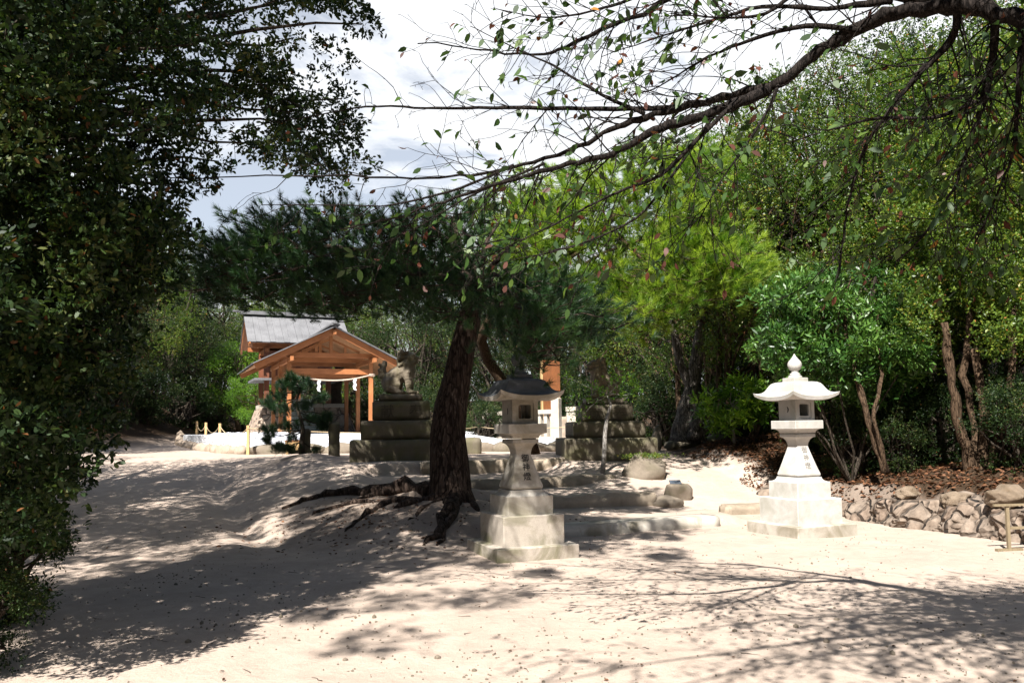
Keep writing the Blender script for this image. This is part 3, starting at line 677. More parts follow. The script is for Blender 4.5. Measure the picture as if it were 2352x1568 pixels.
for s_ in (-1, 1):
    a = Vector((s_ * 0.01, (Y0 + Y1) / 2, ZR - 0.03)); e = Vector((s_ * EW, (Y0 + Y1) / 2, ZR - ED - 0.03)); b.bar(a, e, Y1 - Y0 - 0.25, 0.02)
b.build('ceiling_board', W_ceil, hall)
rng = np.random.default_rng(3)
rb = MB()
for s_ in (-1, 1):
    nb = 17; wd = (Y1 - Y0 + 0.3) / nb
    for k in range(nb):
        y = Y0 - 0.15 + wd * (k + 0.5); lift = 0.03 + 0.012 * (k % 2) + rng.uniform(0, 0.004); ex = EW + 0.1 + rng.uniform(-0.02, 0.02)
        rb.bar((0.0, y, ZR + lift), (s_ * ex, y, ZR + lift - ED * ex / EW), wd * (1.12 if k % 2 == 0 else 0.86), 0.028)
roof = rb.build('roof', W_grey, hall)
b = MB(); b.box((0, (Y0 + Y1) / 2, ZR + 0.085), (0.34, Y1 - Y0 + 0.42, 0.05)); b.box((0, (Y0 + Y1) / 2, ZR + 0.13), (0.2, Y1 - Y0 + 0.6, 0.045)); b.build('ridge_cap', W_grey, roof)

# sacred rope hung across the front posts
Rm = Matrix.Rotation(HY, 3, 'Z'); HO = Vector((-6.30, 27.6, HB))
def HP(a, d, z): return HO + Rm @ Vector((a, d, z))
rope = thing('sacred_rope', 'twisted straw rope sagging between the front posts of the pavilion, with paper streamers', 'rope', HP(0, -0.1, 1.6), 0)
def rel(v, o): return Vector(v) - o.location
pts = [rel(HP(-hw + 2 * hw * t, -0.1, 2.02 - 0.22 * 4 * t * (1 - t)), rope) for t in np.linspace(0, 1, 25)]
b = MB(); b.tube(pts, [0.019 + 0.007 * sin(pi * i / 24) for i in range(25)], 8)
for s_ in (0, -1):
    c = pts[s_]
    for q in range(3): b.lathe([(0.105, 0), (0.125, 0.012), (0.105, 0.024)], 16, (c.x, c.y + 0.09, c.z - 0.05 + q * 0.03))
b.build('rope', P_srope, rope)
for t in (0.36, 0.80):
    b = MB(); c = rel(HP(-hw + 2 * hw * t, -0.105, 2.02 - 0.22 * 4 * t * (1 - t)), rope); X = Rm @ Vector((1, 0, 0)); off = 0; z = 0
    for q in range(4):
        w_ = 0.10; sh = 0.045 * (1 if q % 2 else -1); p0 = c + X * (off - w_ / 2) + Vector((0, -0.01 - 0.012 * q, z)); p1 = c + X * (off + w_ / 2) + Vector((0, -0.01 - 0.012 * q, z - 0.03))
        p2 = p1 + X * sh + Vector((0, -0.012, -0.11)); p3 = p0 + X * sh + Vector((0, -0.012, -0.11)); th = Vector((0, 0.003, 0))
        b.add([p0, p1, p2, p3, p0 + th, p1 + th, p2 + th, p3 + th], [(0, 1, 2, 3), (7, 6, 5, 4), (0, 4, 5, 1), (1, 5, 6, 2), (2, 6, 7, 3), (3, 7, 4, 0)])
        off += sh; z -= 0.095
    b.build('paper_streamer', P_paper, rope)

# ------------------------------------------------------------------ main shrine on its rock base
SX, SYY = -9.05, 33.9
base = thing('stone_platform', 'battered platform of fitted pale rocks carrying the main shrine', 'stone base', (SX, SYY, 1.35), HY)
def masonry(parent):
    rng = np.random.default_rng(8); mb = MB()
    # core
    mb.box((0, 0, 0.5), (4.2, 3.5, 1.24), taper=0.80)
    mb.build('rock_wall', MASON, parent)
    c = MB(); c.box((0, 0, 1.2), (3.3, 2.8, 0.16)); c.build('cap_slab', S_fence, parent)
masonry(base)
sh = thing('main_shrine', 'small raised wooden shrine building with a grey board roof behind the open pavilion', 'shrine building', (SX - 0.22, SYY - 0.1, 2.63), HY)
for x in (-1.25, 0, 1.25):
    for y in (-0.95, 0.95):
        b = MB(); b.box((x, y, 1.15), (0.19, 0.19, 2.3)); b.build('post', W_red, sh)
b = MB(); b.box((0, 0, 1.0), (3.5, 2.6, 0.09)); b.build('balcony', W_grey, sh)
b = MB(); b.box((0, 0, 1.62), (2.42, 1.82, 1.14)); b.build('wall', W_red, sh)
for y in (-0.95, 0.95): b = MB(); b.box((0, y, 2.38), (3.6, 0.16, 0.17)); b.build('beam', W_or_x, sh)
for x in (-1.25, 1.25): b = MB(); b.box((x, 0, 2.2), (0.15, 2.5, 0.16)); b.build('beam', W_or_x, sh)
for x in (-0.42, 0.42):
    b = MB(); b.box((x, -0.93, 1.58), (0.78, 0.05, 0.98)); d_ = b.build('door', W_or, sh)
b = MB(); RW, RD, RZ, RX = 1.75, 1.28, 3.72, 2.05
for k in range(15):
    x = -RX + 2 * RX * (k + 0.5) / 15; wd = 2 * RX / 15
    for s_ in (-1, 1): b.bar((x, 0, RZ + (0.014 if k % 2 else 0)), (x, s_ * RW, RZ - RD + (0.014 if k % 2 else 0)), wd * (0.8 if k % 2 else 1.15), 0.045)
sroof = b.build('roof', W_grey, sh)
b = MB()
for s_ in (-1, 1): b.bar((0, s_ * 0.02, RZ - 0.045), (0, s_ * (RW - 0.03), RZ - RD * (RW - 0.03) / RW - 0.045), 2 * RX - 0.05, 0.02)
b.build('ceiling_board', W_or, sh)
b = MB(); b.box((0, 0, RZ + 0.09), (2 * RX + 0.3, 0.36, 0.09)); b.box((0, 0, RZ + 0.17), (2 * RX + 0.9, 0.2, 0.07)); b.build('ridge_cap', W_grey, sroof)
for x in (-RX + 0.06, RX - 0.06):
    for s_ in (-1, 1): b = MB(); b.bar((x, 0, RZ - 0.13), (x, s_ * RW, RZ - RD - 0.13), 0.06, 0.2); b.build('bargeboard', W_or, sh)
for x in (-RX + 0.6, RX - 0.6):
    b = MB(); b.add([(x, -1.2, 2.45), (x, 1.2, 2.45), (x, 0, 3.45), (x + 0.05, -1.2, 2.45), (x + 0.05, 1.2, 2.45), (x + 0.05, 0, 3.45)], [(0, 1, 2), (5, 4, 3), (0, 3, 4, 1), (1, 4, 5, 2), (2, 5, 3, 0)])
    b.build('gable', W_or, sh)
gs = thing('glass_staircase', 'flight of pale optical glass blocks climbing to the shrine platform', 'stairs', (SX, SYY, 1.3), HY)
b = MB()
for k in range(7):
    b.box((-0.25, -3.3 + k * 0.3, 0.15 + k * 0.19), (0.95, 0.34, 0.16))
b.build('glass_block', GLASS, gs)
b = MB(); b.box((-0.25, -1.5, 1.37), (1.0, 0.7, 0.26)); b.build('glass_block', GLASS, gs)

# ------------------------------------------------------------------ gravel beds, kerb stones
def poly_sheet(name, loop, zf, mat, res=0.3, **k):
    xs = [p[0] for p in loop]; ys = [p[1] for p in loop]
    bm = bmesh.new(); vs = [bm.verts.new((x, y, 0)) for x, y in loop]; bm.faces.new(vs)
    for ax, lo, hi in (('x', min(xs), max(xs)), ('y', min(ys), max(ys))):
        q = lo + res
        while q < hi:
            co = (q, 0, 0) if ax == 'x' else (0, q, 0); no = (1, 0, 0) if ax == 'x' else (0, 1, 0)
            bmesh.ops.bisect_plane(bm, geom=bm.verts[:] + bm.edges[:] + bm.faces[:], plane_co=co, plane_no=no); q += res
    for v in bm.verts: v.co.z = zf(v.co.x, v.co.y)
    r = bmesh.ops.extrude_face_region(bm, geom=bm.faces[:])
    for v in [g for g in r['geom'] if isinstance(g, bmesh.types.BMVert)]: v.co.z -= 0.6
    bmesh.ops.recalc_face_normals(bm, faces=bm.faces[:])
    me = bpy.data.meshes.new(name); bm.to_mesh(me); bm.free(); return link(name, me, mat)
def bed_z(x, y):
    d = (y - 22.6); return 1.06 + 0.36 * float(ss(0.0, 4.2, d)) * float(ss(0.5, -2.5, x))
def grav():
    m, nt, b = mat_new('white_gravel'); p = world_pos(nt)
    v = N(nt, 'ShaderNodeTexVoronoi'); v.inputs['Scale'].default_value = 14; nt.links.new(p, v.inputs['Vector'])
    c = ramp(nt, v.outputs['Color'], [(0.2, (0.55, 0.55, 0.57)), (0.7, (0.82, 0.82, 0.83))]); nt.links.new(c, b.inputs['Base Color'])
    bump(nt, b, v.outputs['Distance'], 1.0, 0.05); b.inputs['Roughness'].default_value = 0.8; return m
GR = grav()
BED = [(-7.35, 22.35), (-4.5, 22.5), (-1.6, 21.9), (1.3, 21.2), (3.0, 22.0), (3.2, 27), (1.5, 30), (-3.5, 38), (-12, 41), (-14.6, 35.5), (-13.0, 31.5), (-10.6, 27.2)]
tag(poly_sheet('gravel_bed', BED, bed_z, GR, 0.5), kind='structure')
kerbs = [(-7.4, 22.25), (-6.2, 22.3), (-4.5, 22.4), (-3.0, 22.2), (-1.6, 21.8), (0.0, 21.45), (1.3, 21.1)]
def kerb_line(name, label, pts, z0, mat, sz, seed, cat='kerb', grp=None):
    rng = np.random.default_rng(seed); mb = MB(); pts = [Vector((*p, 0)) for p in pts]
    for a, b in zip(pts[:-1], pts[1:]):
        L_ = (b - a).length; d = (b - a).normalized(); s = 0
        while s < L_ - 0.05:
            l = min(rng.uniform(*sz), L_ - s + 0.1); c = a + d * (s + l / 2); me = rock_mesh('r', (l * 0.58, 0.17, 0.2), rng.uniform(0, 99), 2, 0.18)
            rot = Matrix.Rotation(math.atan2(d.y, d.x), 3, 'Z')
            zz = z0(c.x, c.y)
            mb.add([rot @ v.co + Vector((c.x, c.y, zz)) for v in me.vertices], [tuple(p.vertices) for p in me.polygons]); bpy.data.meshes.remove(me); s += l
    return tag(mb.build(name, mat, None, True), label, cat, grp)
kerb_line('stone_kerb', 'low rough stone kerb along the front of the white gravel bed', kerbs, lambda x, y: 0.98, S_rock, (0.5, 1.1), 4)
kerb_line('stone_kerb', 'low pale rock edging running back along the left side of the white gravel', [(-7.5, 22.3), (-10.7, 27.1), (-13.1, 31.4), (-14.7, 35.3)], lambda x, y: gz(x, y) + 0.03, S_mason, (0.5, 0.9), 6)
kerb_line('stone_kerb', 'dark shaded stone edging under the trees right of the lion pedestal', [(4.0, 20.6), (5.6, 20.9), (7.4, 21.2)], lambda x, y: gz(x, y) + 0.04, S_old, (0.6, 1.2), 7)
def pebbles():
    rng = np.random.default_rng(12); base = []
    bm = bmesh.new(); bmesh.ops.create_icosphere(bm, subdivisions=1, radius=1); bv = np.array([v.co[:] for v in bm.verts]); bf = np.array([[v.index for v in f.verts] for f in bm.faces]); bm.free()
    P = []
    while len(P) < 5200:
        t = rng.uniform(); x = -7.3 + 9.6 * t if rng.uniform() < 0.75 else rng.uniform(-10, -6)
        y = rng.uniform(22.0, 25.5) if x > -7.3 else rng.uniform(22.5, 30)
        yk = np.interp(x, [-7.35, -4.5, -1.6, 1.3, 3.0], [22.35, 22.5, 21.9, 21.2, 22.0])
        if x < -7.35: yk = 22.35 + (-7.35 - x) * 1.5
        if y < yk + 0.12: y = yk + 0.12 + abs(rng.normal()) * 0.8
        P.append((x, y, bed_z(x, y) + 0.02))
    P = np.array(P); n = len(P); s = rng.uniform(0.05, 0.11, (n, 1, 1)) * rng.uniform(0.7, 1.3, (n, 1, 3)) * np.array([1, 1, 0.6])
    v = (bv[None] * s + P[:, None]).reshape(-1, 3); f = (bf[None] + (np.arange(n) * len(bv))[:, None, None]).reshape(-1, 3)
    me = np_mesh('pebbles', v, f); me.polygons.foreach_set('material_index', np.repeat((rng.uniform(size=n) < 0.3).astype(np.int32), len(bf))); smooth(me)
    tag(link('pebbles', me, [P_pebble, P_pebble_g]), 'loose white and grey pebbles covering the bed before the shrine', 'pebbles', kind='stuff')
pebbles()

# ------------------------------------------------------------------ rope barrier of light wooden posts
rf = thing('rope_fence', 'low rope barrier on pale wooden posts around the gravel bed', 'rope fence', (-7.3, 22.2, 0.9))
pp = [(at(196.8, 440, 34.5), 0.62), (at(205.8, 443, 31), 0.66), (at(219.8, 444.4, 27.5), 0.66), (at(248, 454.3, 21.9), 0.80)]
P3 = [(Vector((p.x, p.y, gz(p.x, p.y) + (0.22 if i < 3 else 0.0))), h + (0 if i < 3 else 0)) for i, (p, h) in enumerate(pp)]
P3 += [(Vector((-3.4, 22.9, 1.08)), 0.42), (Vector((at(479.4, 439, 28.5).x, 28.5, 1.05)), 0.62), (Vector((0.3, 24.6, 1.08)), 0.55), (Vector((2.2, 24.2, 1.08)), 0.6)]
for p, h in P3:
    b = MB(); q = p - rf.location; b.box((q.x, q.y, q.z + h / 2 - 0.1), (0.075, 0.075, h + 0.2)); b.build('post', W_post, rf)
b = MB()
seq = [(P3[i][0] + Vector((0, -0.05, P3[i][1] - 0.08)) - rf.location) for i in (0, 1, 2, 3, 4)]
for i in range(len(seq) - 1):
    a, c = seq[i], seq[i + 1]; sag = 0.28 if i < 3 else 0.03
    b.tube([a.lerp(c, t) + Vector((0, 0, -sag * 4 * t * (1 - t))) for t in np.linspace(0, 1, 13)], 0.012, 6)
seq = [(P3[i][0] + Vector((0, -0.05, P3[i][1] - 0.08)) - rf.location) for i in (4, 5, 6, 7)]
for i in range(len(seq) - 1):
    a, c = seq[i], seq[i + 1]; b.tube([a.lerp(c, t) + Vector((0, 0, -0.06 * 4 * t * (1 - t))) for t in np.linspace(0, 1, 9)], 0.010, 6)
b.build('rope', P_rope, rf)

# ------------------------------------------------------------------ stone balustrade
bal = thing('stone_balustrade', 'weathered pale stone balustrade with square pillars behind the shaded lantern', 'stone fence', (-0.14, 28, 1.05))
A0, A1, A2 = Vector((-1.0, 30.2, 0)), Vector((-0.2, 28.0, 0)), Vector((1.45, 26.4, 0))
def bal_run(a, c, n):
    d = (c - a); L_ = d.length; ang = math.atan2(d.y, d.x); o = Vector((bal.location.x, bal.location.y, 0))
    m = MB(); m.bar(a - o + Vector((0, 0, 0.08)), c - o + Vector((0, 0, 0.08)), 0.34, 0.18); m.build('base_course', S_fence, bal)
    m = MB(); m.bar(a - o + Vector((0, 0, 1.0)), c - o + Vector((0, 0, 1.0)), 0.26, 0.14); m.build('top_rail', S_fence, bal)
    for k in range(n):
        p = a.lerp(c, (k + 0.5) / n) - o; m = MB(); m.box((p.x, p.y, 0.55), (0.15, 0.15, 0.76), ang, taper=0.9); m.build('pillar', S_fence, bal)
bal_run(A0, A1, 9); bal_run(A1, A2, 8)
for p, h, wd in ((A2, 1.42, 0.27), (A1, 1.2, 0.22), (A0, 1.15, 0.2)):
    q = p - Vector((bal.location.x, bal.location.y, 0)); m = MB(); m.box((q.x, q.y, h / 2 - 0.05), (wd, wd, h + 0.1), R(-25)); m.box((q.x, q.y, h + 0.025), (wd, wd, 0.05), R(-25), taper=0.7); m.build('corner_post', S_fence, bal)
bl2 = thing('stone_balustrade', 'second stretch of pale stone railing seen between the tall post and the right pedestal', 'stone fence', (2.3, 27.5, 1.05))
m = MB(); m.box((0.2, 0.2, 1.1), (1.3, 0.28, 0.16)); m.build('top_rail', S_fence, bl2)
for k in range(3):
    m = MB(); m.box((-0.28 + 0.45 * k, 0.2, 0.5), (0.3, 0.22, 1.05)); m.build('pillar', S_fence, bl2)
wall2 = rough_block('rough_stone_wall', (1.6, 0.5, 1.0), S_mason, None, (1.9, 29.0, 1.4), 0, 0.06, 0.15, 2.0)
tag(wall2, 'low rough stone wall in the gap behind the balustrade post', 'stone wall')
p = at(552, 440, 29.5)
sb = thing('wooden_board', 'tall orange brown wooden board standing behind the stone balustrade', 'wooden board', (p.x, 29.5, 1.0), R(12))
m = MB(); m.box((0, 0, 1.55), (0.66, 0.14, 2.9)); m.build('panel', W_sign, sb); m = MB(); m.box((-0.36, 0, 1.5), (0.055, 0.18, 3.0)); m.build('edge_post', W_post, sb)
p = at(297, 450, 22.2)
bx = thing('wooden_box', 'small orange wooden box on the gravel edge behind the young pine', 'box', (p.x, 22.0, 0.93), R(10))
m = MB(); m.box((0, 0, 0.2), (0.5, 0.3, 0.24)); m.build('body', W_post, bx); m = MB(); m.box((0, 0, 0.335), (0.54, 0.34, 0.028)); m.build('lid', W_sign, bx)
for x in (-0.2, 0.2): m = MB(); m.box((x, 0, 0.03), (0.06, 0.28, 0.12)); m.build('foot', W_post, bx)

# ------------------------------------------------------------------ loose stones
def put(o, x, y, dz=0.0): o.location = (x, y, gz(x, y) + dz); return o
o = rough_block('stone_post', (0.26, 0.26, 0.95), S_old, None, (0, 0, 0), R(15), 0.02, 0.1, 4.0, 0.03, 0.95); put(o, at(334.3, 459, 18.3).x, 18.3, 0.30); tag(o, 'square rough stone post standing free left of the dark pedestal', 'stone post', 'short stone posts on the terrace edge')
o = rough_block('stone_post', (0.2, 0.2, 0.75), S_old, None, (0, 0, 0), R(5), 0.02, 0.1, 7.0, 0.03, 0.95); put(o, at(306, 459, 18.3).x, 18.3, 0.2); tag(o, 'shorter stone post hidden against the stem of the young pine', 'stone post', 'short stone posts on the terrace edge')
o = link('standing_stone', rock_mesh('standing_stone', (0.15, 0.13, 0.36), 3.0, 3, 0.18), S_rock); put(o, at(657, 440, 20).x, 20, 0.25); o.rotation_euler = (0.1, 0.12, 0); tag(o, 'small pointed grey stone standing upright right of the lion pedestal', 'rock')
o = link('mossy_rock', rock_mesh('mossy_rock', (0.46, 0.34, 0.30), 9.0, 3, 0.14), S_rock)
pm = at(645, 468, 15.9); put(o, pm.x, 15.9, 0.10); tag(o, 'flat topped boulder with moss in front of the right pedestal', 'rock')
rng = np.random.default_rng(77); pts = np.stack([rng.normal(0, .2, 500), rng.normal(0, .14, 500), 0.27 + rng.uniform(-.02, .035, 500)], 1)
v, f, t = rosettes(pts, np.tile([0, 0, 1.0], (500, 1)), 4, 0.035, rng); link('moss', np_mesh('moss', v, f, t), L_mix, o)
pr_ = at(676, 480, 14.5)
pk = thing('plaque_stone', 'round pale rock carrying a small dark slanted plaque', 'rock', (pr_.x, 14.5, gz(pr_.x, 14.5)))
link('rock', rock_mesh('rock', (0.27, 0.22, 0.19), 21.0, 3, 0.14), S_rock, pk).location = (0, 0, 0.1)
m = MB(); m.box((-0.03, -0.08, 0.285), (0.2, 0.14, 0.022), rot=Matrix.Rotation(R(22), 3, 'X')); m.build('plaque', P_metal, pk)
o = link('sunken_rock', rock_mesh('sunken_rock', (0.3, 0.2, 0.14), 33.0, 3, 0.2), S_rock); put(o, at(668, 492, 14).x, 14.0, 0.0); tag(o, 'half buried sandy rock just below the plaque stone', 'rock')
o = rough_block('kerb_slab', (0.95, 0.32, 0.3), S_step, None, (0, 0, 0), R(14), 0.02, 0.1, 8.0); put(o, at(748, 500, 13.6).x, 13.6, 0.0); tag(o, 'short stone slab lying left of the white lantern base', 'stone slab')
o = rough_block('stone_block', (0.5, 0.35, 0.5), S_old, None, (0, 0, 0), R(10), 0.02, 0.12, 3.0); put(o, at(471, 452, 20.3).x, 20.3, 0.15); tag(o, 'small mossy stone block showing just right of the pine trunk', 'stone block')

# rough stone wall along the foot of the right bank
def bank_wall():
    rng = np.random.default_rng(19); m = MB()
    pts = [(4.75, 15.2), (5.45, 13.4), (6.1, 11.4), (6.7, 9.7), (7.55, 7.6)]
    P = [Vector((*p, 0)) for p in pts]
    # continuous rough face of fitted upright slabs
    line = []
    for a, b in zip(P[:-1], P[1:]):
        k = int((b - a).length / 0.045); line += [a.lerp(b, q / k) for q in range(k)]
    nz = 15; base = len(m.v)
    for q, c in enumerate(line):
        d = (line[min(q + 1, len(line) - 1)] - line[max(q - 1, 0)]).normalized(); nrm = Vector((d.y, -d.x, 0)) * (1 if d.y < 0 else -1)
        taper = min(1, max(0.25, (15.0 - c.y) / 3.0)); g = gz(c.x - 0.3, c.y); hgt = (0.42 + 0.09 * mnoise.noise(Vector((c.y * 1.3, 0, 3)))) * taper
        for k in range(nz):
            t = k / (nz - 1); z = g - 0.06 + (hgt + 0.06) * min(1, t * 1.25); back = -0.12 + 0.22 * min(1, t * 1.25) ** 1.5 + max(0, t - 0.8) * 1.8
            q3 = Vector((c.y * 1.9, c.x, z * 1.5)); v_ = mnoise.voronoi(q3 + Vector((mnoise.noise(q3 * 3) * .3, 0, mnoise.noise(q3 * 2 + Vector((5, 0, 0))) * .3)))[0]
            off = 0.30 * min(0.45, v_[1] - v_[0]) + 0.09 * mnoise.fractal(Vector((c.y * 7, c.x * 7, z * 4)), 1.0, 2.0, 4) + 0.012 * mnoise.noise(Vector((c.y * 40, c.x * 40, z * 30)))
            p = c - nrm * back + nrm * off; m.v.append((p.x, p.y, z))
    for q in range(len(line) - 1):
        for k in range(nz - 1): m.f.append((base + q * nz + k, base + (q + 1) * nz + k, base + (q + 1) * nz + k + 1, base + q * nz + k + 1)); m.mi.append(0)
    for a, b in zip(P[:-1], P[1:]):
        L_ = (b - a).length; d = (b - a).normalized()
        for lay in range(3):
            s = rng.uniform(-0.2, 0)
            while s < L_:
                l = rng.uniform(0.22, 0.75); c = a + d * (s + l / 2); g = gz(c.x - 0.25, c.y)
                z = g + 0.05 + lay * 0.2 + rng.uniform(-0.04, 0.04); frac = min(1, max(0.2, (15.5 - c.y) / 2.5))
                if lay * 0.2 > 0.45 * frac or rng.uniform() < 0.62: s += l; continue
                me = rock_mesh('r', (l * 0.58, 0.17, rng.uniform(0.09, 0.2)), rng.uniform(0, 99), 3, 0.4)
                rot = Matrix.Rotation(math.atan2(d.y, d.x), 3, 'Z') @ Matrix.Rotation(rng.uniform(-.3, .3), 3, 'Y')
                m.add([rot @ v.co + Vector((c.x + 0.05 + 0.17 * lay + rng.uniform(-.07, .07), c.y, z - 0.06)) for v in me.vertices], [tuple(p.vertices) for p in me.polygons]); bpy.data.meshes.remove(me); s += l
    tag(m.build('retaining_wall', MASON_B, None, True), 'rough crumbling fieldstone wall holding the leaf strewn bank at right', 'stone wall')
bank_wall()
for i, (vx, vy, Y, s, lab) in enumerate(((2080, 1105, 12.3, 0.2, 'rounded boulder on the bank edge just right of the white lantern'), (2190, 1115, 11.4, 0.2, 'flat boulder in the middle of the bank edge'), (2310, 1105, 10.6, 0.28, 'large angular boulder on the bank at the right edge of the picture'))):
    p = atV(vx, vy, Y); o = link('boulder', rock_mesh('boulder', (s * 1.2, s, s * 0.8), 40 + i * 7, 4, 0.35), S_bank); o.location = p - Vector((0, 0, 0.2)); o.scale = (0.75, 0.75, 0.65); tag(o, lab, 'rock', 'boulders on the bank')
# small wooden barrier at the right edge
pb = at(1009, 546, 9.66); gzb = gz(pb.x, 9.66)
br = thing('wooden_barrier', 'low weathered wooden barrier with two rails at the right edge', 'barrier', (pb.x, 9.66, gzb))
m = MB(); m.box((0, 0, 0.26), (0.035, 0.035, 0.54)); m.build('post', W_old, br); m = MB(); m.box((0.95, 0.1, 0.26), (0.035, 0.035, 0.54)); m.build('post', W_old, br)
m = MB(); m.box((0.42, 0.03, 0.545), (1.2, 0.035, 0.025), R(6)); m.build('rail', W_old, br); m = MB(); m.box((0.47, 0.05, 0.27), (0.9, 0.03, 0.03), R(6)); m.build('rail', W_old, br)
m = MB(); m.box((0, 0, 0.012), (0.34, 0.05, 0.035), R(8)); m.build('foot', W_old, br)
# ------------------------------------------------------------------ pines
def region_pts(n, poly_top, poly_bot, x0, x1, Y0, Y1, rng, pw=1.0, keep=None):
    out = []
    tx, ty = zip(*poly_top); bx_, by = zip(*poly_bot)
    while len(out) < n:
        x = rng.uniform(x0, x1); a = np.interp(x, tx, ty); b = np.interp(x, bx_, by); y = a + (b - a) * rng.uniform() ** pw; Y = rng.uniform(Y0, Y1)
        if keep is not None and not keep(x, y, Y): continue
        out.append(tuple(atV(x, y, Y)))
    return np.array(out)
def pine_tips(pads, per, rad, axis, rng):
    P = np.repeat(pads, per, 0); off = rng.normal(size=P.shape) * np.array([rad, rad, rad * 0.42]); T = P + off
    out = T - np.array([axis[0], axis[1], 0])[None]; out[:, 2] = 0; D = unit(unit(out) * 0.55 + np.array([0, 0, 0.62]) + unit(off) * 0.45 + rng.normal(size=P.shape) * 0.2)
    return T, D
def pine_twigs(mb, T, D, pads, per, rng, every=3):
    for i in range(0, len(T), every):
        p = Vector(T[i]); q = Vector(pads[i // per]) - Vector((0, 0, 0.12)); mb.tube([q, p.lerp(q, 0.45) + Vector(rng.normal(size=3) * 0.03), p - Vector(D[i]) * 0.05], [0.009, 0.006, 0.004], 4, cap=False)

rng = np.random.default_rng(21)
bp = thing('pine_tree', 'large leaning pine with a thick dark furrowed trunk and spreading shaded crown', 'pine tree', (-0.95, 12.4, 0.3))
O = np.array(bp.location)
path = [(1042, 1190, 12.2), (1036, 1130, 12.3), (1033, 1060, 12.35), (1030, 1000, 12.4), (1037, 930, 12.45), (1050, 870, 12.5), (1063, 800, 12.5), (1076, 740, 12.5), (1085, 690, 12.5), (1080, 620, 12.5), (1050, 560, 12.6), (1040, 500, 12.7)]
rad = [0.42, 0.32, 0.292, 0.28, 0.255, 0.232, 0.198, 0.176, 0.16, 0.13, 0.08, 0.04]
m = MB(); P_ = [atV(*p) - Vector(O) for p in path]
m.tube(P_, rad, 22)
# fluted flare and surface bumps
for i, v in enumerate(m.v):
    vv = Vector(v); n = mnoise.fractal(vv * 3.2, 1.0, 2.0, 4) * 0.035
    k = i // 22; c = P_[min(k, len(P_) - 1)]; d = (vv - c); a = math.atan2(d.y, d.x)
    fl = 0.10 * max(0, 1 - k / 1.6) * sin(a * 5 + 1)
    m.v[i] = tuple(c + d * (1 + n * 4 + fl))
for tgt in ((600, 640, 12.0), (720, 560, 13.4), (520, 600, 11.4), (820, 700, 11.2), (900, 520, 13.6), (1000, 480, 12.0), (1180, 560, 11.6), (1260, 745, 12.2), (1150, 640, 10.6), (1230, 720, 9.9), (1150, 500, 13.5), (700, 700, 10.8), (930, 620, 10.2), (1340, 735, 12.0)):
    k = rng.uniform(0.05, 0.95); a = P_[7].lerp(P_[9], k); b_ = atV(*tgt) - Vector(O)
    pts = limb_path(a, b_, rng, 8, 0.12, 0.05); m.tube(pts, np.linspace(0.085, 0.018, len(pts)), 7, cap=False)
top = [(465, 600), (520, 545), (560, 515), (620, 480), (760, 475), (900, 470), (1000, 445), (1100, 455), (1180, 500), (1300, 620), (1420, 690)]
bot = [(465, 625), (510, 690), (560, 650), (600, 690), (650, 655), (700, 735), (760, 690), (810, 725), (870, 680), (930, 740), (1000, 700), (1060, 725), (1110, 690), (1160, 760), (1230, 745), (1300, 760), (1420, 745)]
pads = region_pts(430, top, bot, 475, 1310, 10.2, 14.6, rng, 1.0, lambda x, y, Y: not (x > 1105 and y < 625))
ext = region_pts(16, [(1190, 700), (1270, 720)], [(1190, 780), (1270, 860)], 1190, 1262, 9.0, 9.5, rng)
ext2 = region_pts(18, [(1240, 690), (1420, 700)], [(1240, 770), (1420, 760)], 1250, 1420, 11.0, 12.8, rng)
# layered pads: quantise heights a little so the crown reads as tiers
pads = np.vstack([pads, ext, ext2]) - O; per = 10
T, D = pine_tips(pads, per, 0.30, (0, 0), rng)
pine_twigs(m, T, D, pads, per, rng, 3)
tr = m.build('trunk', B_pine, bp, True)
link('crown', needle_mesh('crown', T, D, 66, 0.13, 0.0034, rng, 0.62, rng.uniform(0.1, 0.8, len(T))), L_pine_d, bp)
# exposed roots
m = MB()
roots = [[(1000, 1095, 12.4), (930, 1083, 12.7), (850, 1078, 12.9), (790, 1082, 13.2), (735, 1092, 13.4), (700, 1110, 13.3), (650, 1142, 13.0)],
         [(1010, 1120, 12.0), (900, 1108, 12.2), (820, 1118, 12.4), (740, 1132, 12.3), (690, 1150, 12.1)],
         [(1035, 1130, 11.8), (1022, 1180, 11.2), (1008, 1215, 10.7), (992, 1235, 10.4), (975, 1252, 10.2)],
         [(1045, 1130, 11.9), (1050, 1170, 11.5), (1030, 1210, 10.8), (1010, 1240, 10.4), (1003, 1256, 10.2)],
         [(1000, 1110, 12.2), (930, 1130, 11.8), (880, 1150, 11.7), (830, 1155, 11.6)],
         [(900, 1120, 12.1), (850, 1150, 11.7), (812, 1180, 11.3), (790, 1212, 10.9)],
         [(1000, 1130, 12.0), (960, 1170, 11.4), (930, 1195, 11.1)],
         [(940, 1085, 12.7), (880, 1068, 13.3), (800, 1062, 13.8)],
         [(1060, 1110, 12.1), (1085, 1150, 11.9), (1098, 1175, 11.5)],
         [(860, 1090, 12.8), (800, 1120, 12.6), (760, 1150, 12.2)]]
for i, rts in enumerate(roots):
    pts = []
    for vx, vy, Y in rts:
        q = atV(vx, vy, Y); q.z = gz(q.x, q.y) + (0.05 if i in (0, 2, 3) else 0.01) - 0.05 * (len(pts) / (len(rts) - 1)) ** 2; pts.append(q - Vector(O))
    r0 = [0.15, 0.08, 0.10, 0.08, 0.07, 0.06, 0.06, 0.07, 0.12, 0.05][i]
    fine_ = []
    for a, c in zip(pts[:-1], pts[1:]):
        for t in (0, 0.33, 0.66): fine_.append(a.lerp(c, t) + Vector(rng.normal(size=3) * 0.028))
    fine_.append(pts[-1]); m.tube(fine_, np.linspace(r0, r0 * 0.22, len(fine_)) * (1 + 0.16 * rng.normal(size=len(fine_))), 8)
